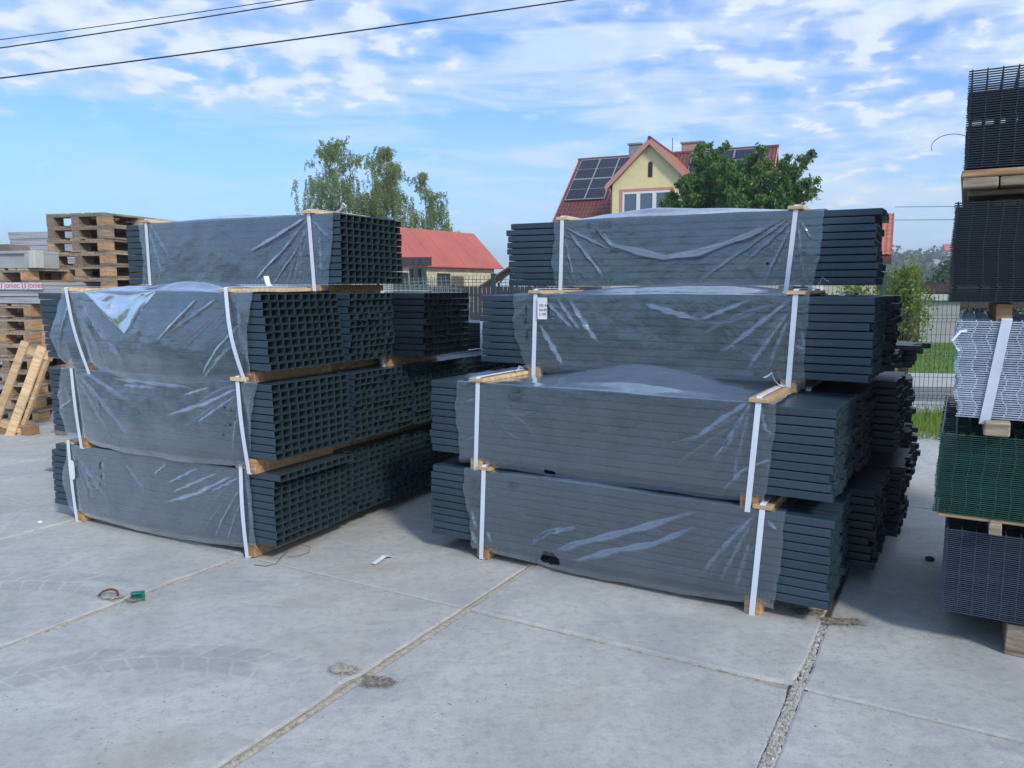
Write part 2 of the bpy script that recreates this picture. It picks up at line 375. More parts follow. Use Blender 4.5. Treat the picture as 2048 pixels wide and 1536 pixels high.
def text_mesh(body, size, mat, name, ext=0.0):
    cu = bpy.data.curves.new(name, 'FONT'); cu.body = body; cu.size = size; cu.extrude = ext
    o = bpy.data.objects.new(name, cu); COL.objects.link(o)
    dg = bpy.context.evaluated_depsgraph_get(); me = bpy.data.meshes.new_from_object(o.evaluated_get(dg))
    bpy.data.objects.remove(o); me.materials.clear(); me.materials.append(mat); return me
def struct(o): return tag(o, kind='structure')

# ------------------------------------------------------------------ ground: terrain, yard slabs, lawns, road
YAW = R(-29.5)                                  # direction of the slab grid
cA, sA = math.cos(YAW), math.sin(YAW)
def slab_xy(c, n): return (c*cA - n*sA, c*sA + n*cA)
def terrain():
    xs = np.concatenate([np.linspace(-900, -60, 15), np.linspace(-50, 60, 23), np.linspace(75, 900, 34)])
    ys = np.concatenate([np.linspace(-80, 60, 15), np.linspace(75, 1200, 46)])
    V = []
    for y in ys:
        for x in xs:
            z = -0.03
            d = max(0, y-120)
            hill = 20*math.exp(-((x-300)/130)**2)*(1/(1+math.exp(-(y-330)/45))) + 12*math.exp(-((x-150)/50)**2)*(1/(1+math.exp(-(y-350)/40)))
            hill += 7*noise.noise(Vector((x*.012, y*.012, 3)))*min(1, d/250)*math.exp(-((x-280)/220)**2)
            V.append((x, y, z + max(0, hill) - 0.006*d*0))
    nx = len(xs); F = [(j*nx+i, j*nx+i+1, (j+1)*nx+i+1, (j+1)*nx+i) for j in range(len(ys)-1) for i in range(nx-1)]
    return struct(link('terrain', np_mesh('terrain', V, F, m_soil('meadow_ground', (0.055, 0.085, 0.03), (0.10, 0.13, 0.05), 2), True)))
terrain()
# sandy bed below the slabs (seen in the joints)
b = MB(); q = [slab_xy(-26, -6), slab_xy(6.8, -6), slab_xy(6.8, 9.05), slab_xy(-26, 9.05)]
b.add([(x, y, -0.0075) for x, y in q], [(0, 1, 2, 3)])
struct(b.build('joint_fill', SAND))
JC = [-26.0 + 1.5*i for i in range(12)]; JC = [-6.30-1.5*k for k in range(13, 0, -1)] + [-6.30, -4.82, -3.345, -1.885, -0.42, 1.06, 2.56, 4.06, 5.56, 7.0]
JW = {-3.345: 0.028, -1.885: 0.036, -0.42: 0.030}
JN = [-6.1, -3.1, -0.1, 2.9, 5.82, 8.95]
def slabs():
    mb = MB()
    for i in range(len(JC)-1):
        for j in range(len(JN)-1):
            w0 = JW.get(JC[i], 0.018)/2; w1 = JW.get(JC[i+1], 0.018)/2
            c0, c1 = JC[i]+w0, JC[i+1]-w1
            if JC[i+1] == -0.42: c1 += (-0.006 if JN[j] < 2 else 0.006)
            if JC[i] == -0.42 and JN[j] > 2: c0 -= 0.004
            n0, n1 = JN[j]+(0.006 if JC[i] > -2 else .004), JN[j+1]-(0.007 if JC[i] > -2 else .004)
            near = JC[i] > -9 and JN[j] < 6
            zt = rng.uniform(-0.003, 0.003) + (.002 if j == 3 and -2 < JC[i] < 0 else 0)
            nn = 60 if near else 6
            # outline, wobbling along its edges, with a chipped chamfer
            pts = []
            for (a0, b0, a1, b1) in ((c0, n0, c1, n0), (c1, n0, c1, n1), (c1, n1, c0, n1), (c0, n1, c0, n0)):
                k = max(3, int(nn*math.hypot(a1-a0, b1-b0)/3))
                for t in range(k):
                    u = t/k; pts.append((a0+(a1-a0)*u, b0+(b1-b0)*u))
            cx, cn = (c0+c1)/2, (n0+n1)/2
            rings = []
            for ins, z in ((0.0, -0.05), (0.0, -0.012), (0.004, -0.003), (0.012, 0.0)):
                ring = []
                for (a, c_) in pts:
                    wob = 0
                    if near:
                        p3 = Vector((a*9+i*7, c_*9+j*5, 1)); wob = 0.004*noise.noise(p3)+0.003*noise.noise(p3*4)
                        ch = max(0, noise.noise(Vector((a*3.1+i, c_*3.1, 9)))-0.42)*0.10
                        wob += ch if ins > 0 else ch*0.6
                    m = ins+wob
                    ring.append((a + (m if a < cx else -m)*(1 if abs(a-c0) < .03 or abs(a-c1) < .03 else 0), c_ + (m if c_ < cn else -m)*(1 if abs(c_-n0) < .03 or abs(c_-n1) < .03 else 0), z+zt))
                rings.append(ring)
            n = len(pts); V = []; F = []
            for rg in rings:
                for a, c_, z in rg: x, y = slab_xy(a, c_); V.append((x, y, z))
            for k in range(3):
                F += [(k*n+t, k*n+(t+1) % n, (k+1)*n+(t+1) % n, (k+1)*n+t) for t in range(n)]
            F.append(tuple(3*n+t for t in range(n)))
            mb.add(V, F)
    return struct(mb.build('yard_paving', CONC))
slabs()
def patchy(m):
    nt = m.node_tree; o = [n for n in nt.nodes if n.type == 'OUTPUT_MATERIAL'][0]; b = [n for n in nt.nodes if n.type == 'BSDF_PRINCIPLED'][0]
    at = nt.nodes.new('ShaderNodeAttribute'); at.attribute_name = 'rim'; n = noise_(nt, coords(nt), 38, 5, 0.7)
    e = ramp(nt, math_(nt, 'ADD', at.outputs['Fac'], math_(nt, 'MULTIPLY', math_(nt, 'SUBTRACT', n, 0.5), 1.3)), [(0.55, g(1)), (0.85, g(0))])
    nt.links.new(e, b.inputs['Alpha']); return m
SANDP = patchy(m_soil('sand_patch', (0.36, 0.33, 0.27), (0.50, 0.48, 0.43), 60)); DIRTP = patchy(m_soil('dirt_patch', (0.20, 0.175, 0.15), (0.36, 0.33, 0.29), 70))
def blob_patch(name, mat, cx, cy, rx, ry, rot, z, bulge=0.0, seed=0, n=40):
    V = [(0, 0, z+bulge)]; F = []
    rings = 7
    for k in range(1, rings+1):
        t = k/rings
        for i in range(n):
            a = 2*math.pi*i/n; sq = 1/max(abs(math.cos(a)), abs(math.sin(a)))**0.6
            r = t*sq*(1+0.22*noise.noise(Vector((math.cos(a)*1.7+seed, math.sin(a)*1.7, seed)))+0.10*noise.noise(Vector((math.cos(a)*7, math.sin(a)*7, seed))))
            V.append((math.cos(a)*rx*r, math.sin(a)*ry*r, z+bulge*(1-t*t)+(0.007*noise.noise(Vector((a*3, t*6, seed))) if k < rings else -0.004)))
    F += [(0, 1+i, 1+(i+1) % n) for i in range(n)]
    for k in range(rings-1):
        F += [(1+k*n+i, 1+(k+1)*n+i, 1+(k+1)*n+(i+1) % n, 1+k*n+(i+1) % n) for i in range(n)]
    mb = MB().add(V, F)
    o = struct(mb.build(name, mat, None, (cx, cy, 0), (0, 0, rot), True)); at = o.data.attributes.new('rim', 'FLOAT', 'POINT'); at.data.foreach_set('value', [0.0]+[k/rings for k in range(1, rings+1) for _ in range(n)]); return o
for k, (c, n_, rx, ry, mt) in enumerate(((-3.42, 2.17, .07, .045, SANDP), (-3.30, 2.20, .06, .035, DIRTP), (-1.98, 2.17, .085, .05, SANDP), (-1.80, 2.16, .085, .05, DIRTP), (-.50, 3.62, .10, .05, DIRTP), (-.35, 3.59, .12, .05, DIRTP), (-6.3, 3.6, .12, .07, DIRTP), (-7.75, 3.7, .12, .07, DIRTP))):
    x, y = slab_xy(c, n_); blob_patch('lifting_pit', mt, x, y, rx, ry, YAW+0.08*k, 0.006, 0.006, k*3.3)
b = MB(); b.add([(*slab_xy(c, n_), -0.0045) for c, n_ in ((-.455, -6), (-.388, -6), (-.388, 8.9), (-.455, 8.9))], [(0, 1, 2, 3)]); struct(b.build('joint_bed', m_soil('dark_bed', (0.06, 0.055, 0.05), (0.13, 0.12, 0.11), 80)))
# sand and gravel lying in the joints
def gravel():
    mb = MB(); ico = [(0, 0, 1), (.9, 0, .2), (.28, .85, .2), (-.72, .52, .1), (-.72, -.52, .2), (.28, -.85, .1), (0, 0, -.8)]
    fc = [(0, 1, 2), (0, 2, 3), (0, 3, 4), (0, 4, 5), (0, 5, 1), (6, 2, 1), (6, 3, 2), (6, 4, 3), (6, 5, 4), (6, 1, 5)]
    for i in range(9500):
        near = rng.random() < 0.93
        if near: n_ = rng.uniform(0.9, 2.95); c = -0.42 + rng.uniform(-0.022, 0.014); s = rng.choice([rng.uniform(.002, .005), rng.uniform(.004, .010)])
        else: n_ = rng.uniform(2.9, 3.6); c = -0.42 + rng.gauss(0, 0.008); s = rng.uniform(.003, .011)
        x, y = slab_xy(c, n_); z = -0.0045+s*.2; a = rng.uniform(0, 6.3); ca, sa = math.cos(a), math.sin(a)
        k = [rng.uniform(.6, 1.3) for _ in range(3)]
        mb.add([(x+(p[0]*ca*k[0]-p[1]*sa*k[1])*s, y+(p[0]*sa*k[0]+p[1]*ca*k[1])*s, z+p[2]*s*k[2]*.7) for p in ico], fc)
    return tag(mb.build('joint_gravel', plain('gravel_stone', (0.34, 0.33, 0.31), 0.9, 0, 0.5, 60)), kind='stuff')
gravel()
def joint_sand():
    mb = MB()
    for jc, hw, n0, n1 in ((-3.345, .020, -.5, 6), (-1.885, .024, -.5, 5), (-1.885, .0, 0, 0)):
        if hw == 0: continue
        k = 160; V = []
        for i in range(k+1):
            n_ = n0+(n1-n0)*i/k
            h = -0.003+0.004*noise.noise(Vector((n_*5, jc, 0)))+0.003*noise.noise(Vector((n_*21, jc, 5)))
            w = hw*(1+.35*noise.noise(Vector((n_*4, jc, 8)))); off = .005*noise.noise(Vector((n_*3, jc, 2)))
            for t, z in ((-1, h-.012), (-.5, h-.001), (0, h+.002), (.5, h-.001), (1, h-.012)):
                x, y = slab_xy(jc+off+t*w, n_); V.append((x, y, z))
        mb.add(V, [(i*5+j, i*5+j+1, (i+1)*5+j+1, (i+1)*5+j) for i in range(k) for j in range(4)])
    return struct(mb.build('joint_sand_ridge', SAND, None, None, None, True))
joint_sand()
# lawns, road and path beyond the yard
def sheet(name, pts, z, mat): return struct(MB().add([(x, y, z) for x, y in pts], [tuple(range(len(pts)))]).build(name, mat))
GRASS_M = m_soil('lawn_soil', (0.06, 0.13, 0.012), (0.10, 0.20, 0.02), 12)
ASPH = m_soil('road_asphalt', (0.17, 0.175, 0.185), (0.22, 0.225, 0.235), 40)
PATHM = m_soil('pale_gravel', (0.40, 0.41, 0.42), (0.52, 0.53, 0.54), 40)
d = Vector((cA, sA)); nrm = Vector((-sA, cA))
def band(n0, n1, c0=-30, c1=60): return [slab_xy(c0, n0), slab_xy(c1, n0), slab_xy(c1, n1), slab_xy(c0, n1)]
fe = Vector((4.6, -0.62)).normalized(); fnn = Vector((-fe.y, fe.x)); F0 = Vector((4.35, 9.2))
def fxy(a, b_): p = F0 + fe*a + fnn*b_; return (p.x, p.y)
def fband(b0, b1, a0=-40, a1=60): return [fxy(a0, b0), fxy(a1, b0), fxy(a1, b1), fxy(a0, b1)]
sheet('verge_ground', [slab_xy(-26, 8.95), slab_xy(7, 8.95), slab_xy(7, 0), slab_xy(12, 0), fxy(14, -.05), fxy(-40, -.05)], -0.010, GRASS_M)
sheet('kerb_strip', fband(-0.02, 1.0, -3, 60), 0.006, PATHM)
sheet('road', fband(1.0, 2.6), -0.002, ASPH)
sheet('gravel_path', fband(2.6, 4.6), 0.004, PATHM)
sheet('lawn', fband(4.6, 14.5, -4.6, 60), 0.0, GRASS_M)
sheet('pale_court', fband(4.6, 26, -30, -4.7), 0.002, PATHM)
def grass_blades(name, n, fn, h, w, mat, thing=None):
    P = np.array([fn() for _ in range(n)]); k = len(P)
    ang = nr.uniform(0, 6.28, k); H = h*nr.uniform(.4, 1.3, k); le = nr.normal(0, .35, (k, 2))*H[:, None]
    dx = np.cos(ang)*w; dy = np.sin(ang)*w
    V = np.stack([np.stack([P[:, 0]-dx, P[:, 1]-dy, P[:, 2]], 1), np.stack([P[:, 0]+dx, P[:, 1]+dy, P[:, 2]], 1), np.stack([P[:, 0]+le[:, 0], P[:, 1]+le[:, 1], P[:, 2]+H], 1)], 1).reshape(-1, 3)
    return tag(link(name, np_mesh(name, V, np.arange(3*k).reshape(k, 3), mat)), kind='stuff')
BLADE = m_leaf('grass_blade', [(0.10, 0.20, 0.02), (0.17, 0.30, 0.035), (0.26, 0.33, 0.07)], 0.6, 0.3)
def vf():
    a = rng.uniform(-3, 2.6); b_ = rng.uniform(-1.75, 0.02) if a < 2 else rng.uniform(-.8, 0); x, y = fxy(a, b_); return (x, y, 0)
grass_blades('verge_grass', 9000, vf, 0.16, 0.005, BLADE)
def lf(): x, y = fxy(rng.uniform(-2.5, 9), rng.uniform(4.6, 14)); return (x, y, 0)
grass_blades('lawn_grass', 16000, lf, 0.06, 0.012, BLADE)

# ------------------------------------------------------------------ bundles of steel fence posts
TUBE_CACHE = {}
def tube_mesh(L, dark=False):
    key = (round(L, 2), dark)
    if key in TUBE_CACHE: return TUBE_CACHE[key]
    W, H, t, r = 0.0597, 0.0364, 0.0017, 0.0048
    def ring(w, h, rr, k=3):
        o = []
        for cx, cz, a0 in ((w-rr, h-rr, 0), (rr, h-rr, 90), (rr, rr, 180), (w-rr, rr, 270)):
            for i in range(k+1): a = R(a0+90*i/k); o.append((cx+rr*math.cos(a), cz+rr*math.sin(a)))
        return o
    o = ring(W, H, r); i_ = [(x+t, z+t) for x, z in ring(W-2*t, H-2*t, r*.6)]; n = len(o)
    V = []; 
    for X, prof in ((-L, o), (0, o), (0, i_), (-L, i_)): V += [(X, p[0], p[1]) for p in prof]
    F = []
    for a, b_ in ((0, 1), (1, 2), (2, 3), (3, 0)): F += [(a*n+k, a*n+(k+1) % n, b_*n+(k+1) % n, b_*n+k) for k in range(n)]
    me = MB().add(V, F).mesh('fence_post', BLACK_SHADE_TUBE if dark else TUBE); me.materials.append(ZINC); me.materials.append(CUT)
    if not dark: me.polygons.foreach_set('material_index', [0]*n+[2]*n+[1]*n+[2]*n)
    TUBE_CACHE[key] = me; return me

def interp(pts, v):
    pts = sorted(((p[1], p[0]) for p in pts)); return np.interp(v, [p[0] for p in pts], [p[1] for p in pts])
def seg_dist(X, V, pts):
    best = np.full(X.shape, 9.); tpar = np.zeros(X.shape); side = np.zeros(X.shape); tot = sum(math.dist(pts[i], pts[i+1]) for i in range(len(pts)-1)); acc = 0
    for i in range(len(pts)-1):
        (x0, y0), (x1, y1) = pts[i], pts[i+1]; l = math.hypot(x1-x0, y1-y0)
        t = np.clip(((X-x0)*(x1-x0)+(V-y0)*(y1-y0))/(l*l), 0, 1)
        dx = X-(x0+t*(x1-x0)); dy = V-(y0+t*(y1-y0)); dd = np.hypot(dx, dy)
        sg = np.sign((x1-x0)*dy-(y1-y0)*dx)
        m = dd < best; best = np.where(m, dd, best); side = np.where(m, sg, side); tpar = np.where(m, (acc+t*l)/tot, tpar); acc += l
    return best, tpar, side
def smooth_noise(X, V, seed, octs=5, f0=6):
    rs = np.random.RandomState(seed); o = np.zeros(X.shape); amp = 1
    for k in range(octs):
        for _ in range(4):
            a = rs.uniform(0, math.pi); f = f0*(1.9**k)*rs.uniform(.7, 1.3); ph = rs.uniform(0, 6.28)
            o += amp*np.sin(f*(X*math.cos(a)+V*math.sin(a))+ph+1.3*np.sin(f*.45*(V*math.cos(a)-X*math.sin(a))+ph*2))/4
        amp *= .5
    return o
def film_mesh(L, D, edges, folds, straps, hump, sag, seed, H=0.40, shear=0.0, holes=()):
    zb = 0.09; off = 0.004
    hang0 = 0.018
    sf = np.arange(0, 1.0001, 1/84)        # front rows
    S = []
    s_front = np.linspace(-0.03, H, 122); s_top = np.linspace(H+0.002, H+D, 60); s_back = np.linspace(H+D+0.01, H+D+H, 14)
    s = np.concatenate([s_front, s_top, s_back])
    le, re = edges
    xl = interp(le, np.clip(s, -.03, H)); xr = interp(re, np.clip(s, -.03, H))
    rs = np.random.RandomState(seed)
    xl = xl + .010*np.sin(s*17+seed)+.004*np.sin(s*61+seed); xr = xr + .005*np.sin(s*14+seed*2)+.002*np.sin(s*53)
    nu = int((re[0][0]-le[0][0])/0.0038)
    U = np.linspace(0, 1, nu)
    X = xl[:, None]*(1-U)[None]+xr[:, None]*U[None]; Sg = np.repeat(s[:, None], nu, 1)
    sx = [(a_+b_)/2 for a_, b_ in straps]
    # how free the film is between the straps: 0 at the straps, 1 half way
    strapx = [np.interp(np.clip(s, 0, H), [0, H], [b_, a_]) for a_, b_ in straps]
    s0, s1 = strapx[0][:, None], strapx[1][:, None]
    t = np.clip((X-s0)/(s1-s0), 0, 1); free = np.where((X > s0) & (X < s1), np.sin(math.pi*t)**.6, np.clip(np.minimum(abs(X-s0), abs(X-s1))/.12, 0, 1)*.5)
    near = np.minimum(abs(X-s0), abs(X-s1)); pin = np.clip((near-.018)/.03, 0, 1)
    disp = np.zeros_like(X); painted_sheen = np.zeros_like(X)
    front = Sg <= H
    for w, pts in folds:
        dd, tp, sd_ = seg_dist(X, Sg, pts)
        # a pleat: the film leans out along the pleat's upper side and tucks back under its lower edge
        flip = 1 if pts[-1][0] > pts[0][0] else -1
        q = dd*sd_*flip; ww = w*(.25+.75*np.sin(np.clip(tp, 0, 1)*math.pi)**.6)*(1+.25*np.sin(tp*23+w*900))
        c_ = (q/ww+.5); c_ = np.where((tp <= 0) | (tp >= 1), 9, c_)
        prof = np.where((c_ >= 0) & (c_ <= 1), 1-c_, 0)+np.where((c_ < 0) & (c_ > -.35), 1+c_/.35, 0)
        edge = np.clip(tp*9, 0, 1)*np.clip((1-tp)*5, 0, 1)
        disp += np.where(front, prof*edge*ww*.75, 0)
        painted_sheen = np.maximum(painted_sheen, np.where(front & (c_ >= 0) & (c_ <= 1), edge*(.55+.45*np.abs(2*c_-1)**2), 0))  # bright sheen painted along each pleat, strongest at its edges
    # finer random creases, fanning out of the top corners of the straps
    for k in range(12):
        i = k % 2; px = sx[i]; sgn = 1 if i == 0 else -1
        if rs.rand() < .25: sgn = -sgn
        ang = R(rs.uniform(18, 78)); ln_ = rs.uniform(.10, .5); st = rs.uniform(.02, .2)
        x0 = px+sgn*math.cos(ang)*st; v0 = H-.01-math.sin(ang)*st; w = rs.uniform(.004, .009); bd = rs.uniform(-.06, .06)
        ex, ev = x0+sgn*math.cos(ang)*ln_, v0-math.sin(ang)*ln_*.8
        qq = [(x0+(ex-x0)*t_+bd*math.sin(ang)*math.sin(math.pi*t_), v0+(ev-v0)*t_+bd*math.cos(ang)*math.sin(math.pi*t_)) for t_ in np.linspace(0, 1, 6)]
        dd, tp, _ = seg_dist(X, Sg, qq)
        disp += np.where(front, np.exp(-(dd/(w*.55))**2)*np.sin(np.clip(tp, 0, 1)*math.pi)*w*.45, 0)
        painted_sheen = np.maximum(painted_sheen, np.where(front & (dd < w*.45) & (tp > 0) & (tp < 1), np.sin(np.clip(tp, 0, 1)*math.pi)*.35, 0))
    nz = smooth_noise(X, Sg, seed, 5, 7)
    disp += (.0055+sag*.12)*np.clip(nz+.6, 0, 3)*free
    if sag:   # belly hanging forward and below
        vb = np.clip(1-np.clip(Sg, 0, H)/H, 0, 1)
        disp += np.where(front, sag*free*np.sin(np.clip(vb, 0, 1)*math.pi*.62)**1.5, 0)
    # top: tents up between the straps
    tt = np.clip((Sg-H)/D, 0, 1); on_top = (Sg > H) & (Sg <= H+D)
    for hx, ht, hw, hd, ha in hump:
        disp += np.where(on_top, ha*np.exp(-((X-hx)/hw)**2)*np.exp(-((tt-ht)/hd)**2)*np.clip(tt*7, 0, 1), 0)
    disp += np.where(on_top, .006*np.clip(smooth_noise(X, Sg, seed+5, 4, 9)+.7, 0, 3)*free*np.clip(tt*8, 0, 1), 0)
    disp *= (0.12+.88*pin); disp += off
    painted_sheen = np.where(on_top, .75, painted_sheen)  # whole top painted with sky sheen
    # base surface with a rounded shoulder
    r = .006
    Y = np.zeros_like(X); Z = np.zeros_like(X); NY = np.zeros_like(X); NZ = np.zeros_like(X)
    fm = Sg <= H; tm = (Sg > H) & (Sg <= H+D); bm = Sg > H+D
    shoulder = np.clip((Sg-(H-.03))/.03, 0, 1)*fm
    a = shoulder*R(35)
    Y[fm] = 0; Z[fm] = Sg[fm]; NY[fm] = -np.cos(a[fm]); NZ[fm] = np.sin(a[fm])
    a2 = np.clip(1-(Sg-H)/.03, 0, 1)*R(35)
    Y[tm] = (Sg-H)[tm]; Z[tm] = H; NY[tm] = -np.sin(a2[tm]); NZ[tm] = np.cos(a2[tm])
    Y[bm] = D; Z[bm] = H-(Sg-H-D)[bm]; NY[bm] = 1
    edge_w = 1+.35*smooth_noise(X, Sg*0, seed+9, 4, 11)
    hangz = np.where(fm, np.clip(1-Sg/.10, 0, 1.3), 0)
    drop = hangz*(hang0*edge_w*(.4+.6*free) + sag*.9*free)*np.where(near < .02, .8, 1)
    Yf = Y+NY*disp; Zf = Z+NZ*disp-drop
    Yf = Yf+np.where(fm & (Sg < .0), (-Sg)*.8, 0)
    Xf = X+np.where(fm, -shear*(np.clip(Sg, 0, H)/H), -shear)*0
    V = np.stack([Xf, Yf, Zf+zb], -1).reshape(-1, 3)
    ns = len(s); idx = np.arange(ns*nu).reshape(ns, nu)
    F = np.stack([idx[:-1, :-1], idx[:-1, 1:], idx[1:, 1:], idx[1:, :-1]], -1).reshape(-1, 4)
    if holes:
        cx = X[:-1, :-1].ravel(); cs = Sg[:-1, :-1].ravel(); keep = np.ones(len(F), bool)
        for hx, hv, rx, ry in holes:
            w = 1+.35*np.sin(np.arctan2(cs-hv, cx-hx)*5+hx*40)
            keep &= ((np.abs(cx-hx)/rx)**2.6+(np.abs(cs-hv)/ry)**2.6 > w)
        F = F[keep]
    me = np_mesh('plastic_wrap', V, F, FILM, True); at = me.attributes.new('painted_sheen', 'FLOAT', 'POINT'); at.data.foreach_set('value', painted_sheen.ravel().astype(np.float32)); return me

def strap_loop(mb, xt, xb, D, topz, zb0=0.0, w=0.025, th=0.0022, bow=0.0, off=0.009):
    """flat band round the bundle: up the front, over the batten, down the back, under the bearer"""
    pts = []
    K = 10
    for k in range(K+1):
        t = k/K; z = zb0+(topz-zb0)*t; pts.append((xb+(xt-xb)*t, -off-bow*math.sin(math.pi*t)**1.2, z))
    pts += [(xt, -off*.2, topz+.004), (xt, .05, topz+.006), (xt, D*.5, topz+.007), (xt, D, topz+.004), (xt, D+off, topz-.01), (xb, D+off, zb0)]
    pts += [(xb, D*.5, zb0-.003)]
    ax = Vector((1, 0, 0)); V = []; n = len(pts)
    for i, p in enumerate(pts):
        p = Vector(p); dd = (Vector(pts[(i+1) % n])-Vector(pts[i-1])).normalized(); nn = ax.cross(dd).normalized()
        for sx_, sn in ((-1, -1), (1, -1), (1, 1), (-1, 1)): V.append(p+ax*sx_*w/2+nn*sn*th/2)
    F = [(i*4+j, i*4+(j+1) % 4, ((i+1) % n)*4+(j+1) % 4, ((i+1) % n)*4+j) for i in range(n) for j in range(4)]
    return mb.add(V, F)
def strap_tail(mb, x, y, z, a0, ln=.16, w=.03, curl=1.6):
    V = []; p = Vector((x, y, z)); el = R(12); K = 10; dirh = Vector((math.cos(a0), math.sin(a0), 0)); sidev = Vector((-math.sin(a0), math.cos(a0), 0))
    for k in range(K+1):
        for s_ in (-1, 1):
            for q in (-.001, .001): V.append(p+sidev*s_*w/2+Vector((0, 0, q)))
        e = el+R(60)*math.sin(k/K*math.pi*curl*.6); p = p+(dirh*math.cos(e)+Vector((0, 0, 1))*math.sin(e)*(1 if k < K*.6 else -.5))*ln/K
    F = []
    for k in range(K):
        a = k*4; b_ = a+4
        F += [(a, b_, b_+2, a+2), (a+1, a+3, b_+3, b_+1), (a, a+1, b_+1, b_), (a+2, b_+2, b_+3, a+3)]
    return mb.add(V, F)

def bundle(name_label, loc, yaw, L, straps, edges=None, folds=(), hump=(), sag=0.0, seed=1, cols=10, rows=10, shear=0.0, jit=0.0028,
           dark=False, bearer_h=.088, batten=True, film=True, tails=(), holes=(), group='bundles of grey steel fence posts', D=None, rowshift=None, off=(0, 0, 0, 0), bw=.078, bow=0):
    z0 = loc[2]
    root = empty('post_bundle', (loc[0], loc[1], z0-.09), yaw, name_label, 'fence post bundle', group)
    rs = random.Random(seed); D = D or cols*.0602; pitch = .0402
    me = tube_mesh(L, dark); first = None
    for r_ in range(rows):
        rsh = (rowshift[r_] if rowshift else rs.gauss(0, jit*.5))
        for c in range(cols):
            o = bpy.data.objects.new('fence_post', me) if first is None else first.copy()
            if first is None: first = o
            COL.objects.link(o); o.parent = root
            o.location = (rsh-shear*(r_/(rows-1))+rs.gauss(0, jit), c*.0602+rs.uniform(0, .0004), .09+r_*pitch+rs.uniform(0, .0006))
    H = rows*pitch
    for i, (xt, xb) in enumerate(straps):
        k = rs.uniform(-.012, .012)
        MB().box((xb-bw/2, .004+k, .001), (xb+bw/2, D+.02+k, bearer_h-.004), None, .004, .001).build('bearer', PINE, root)
        if batten:
            MB().box((xt-.045, -.014+k, .09+H+.006), (xt+.04, D+.01+k, .09+H+.026), None, .003, .001).build('batten', PINE_END, root)
        mb = MB(); strap_loop(mb, xt, xb, D, .09+H+(.028 if batten else .006), .003, bow=bow if i else bow*.6)
        for tl in tails:
            if tl[0] == i: strap_tail(mb, xt+tl[1], tl[2], .09+H+.036, tl[3], tl[4])
        mb.build('strap', STRAP, root)
    if film and edges:
        fm = film_mesh(L, D, edges, folds, straps, hump, sag, seed, H, 0, holes)
        link('plastic_wrap', fm, root)
    return root

LF, RF = 'left front stack', 'right front stack'
EDG = {
'R4': ([(-1.882, 0.38), (-1.884, 0.16), (-1.865, -0.014)], [(-0.271, 0.389), (-0.287, 0.187), (-0.315, -0.028)]),
'R3': ([(-1.925, 0.4), (-1.911, 0.225), (-1.837, -0.02)], [(-0.286, 0.402), (-0.288, 0.192), (-0.284, -0.001)]),
'R2': ([(-1.932, 0.396), (-1.927, 0.217), (-1.923, -0.019)], [(-0.249, 0.398), (-0.235, 0.315), (-0.264, 0.089), (-0.282, -0.003)]),
'R1': ([(-1.877, 0.408), (-1.872, 0.227), (-1.831, -0.022)], [(-0.185, 0.408), (-0.199, 0.213), (-0.217, -0.009)]),
'L1': ([(-1.739, 0.35), (-1.78, 0.2), (-1.741, 0.009)], [(-0.168, 0.365), (-0.156, 0.185), (-0.13, -0.013)]),
'L2': ([(-1.766, 0.398), (-1.819, 0.248), (-1.784, 0.108), (-1.727, -0.008)], [(-0.106, 0.39), (-0.154, 0.233), (-0.189, -0.007)]),
'L3': ([(-1.662, 0.403), (-1.759, 0.234), (-1.804, 0.146), (-1.718, 0.034), (-1.602, -0.023)], [(-0.107, 0.394), (-0.135, 0.212), (-0.146, 0.001)]),
'L4': ([(-1.725, 0.404), (-1.715, 0.231), (-1.72, -0.005)], [(-0.05, 0.388), (-0.069, 0.194), (-0.1, -0.037)])}
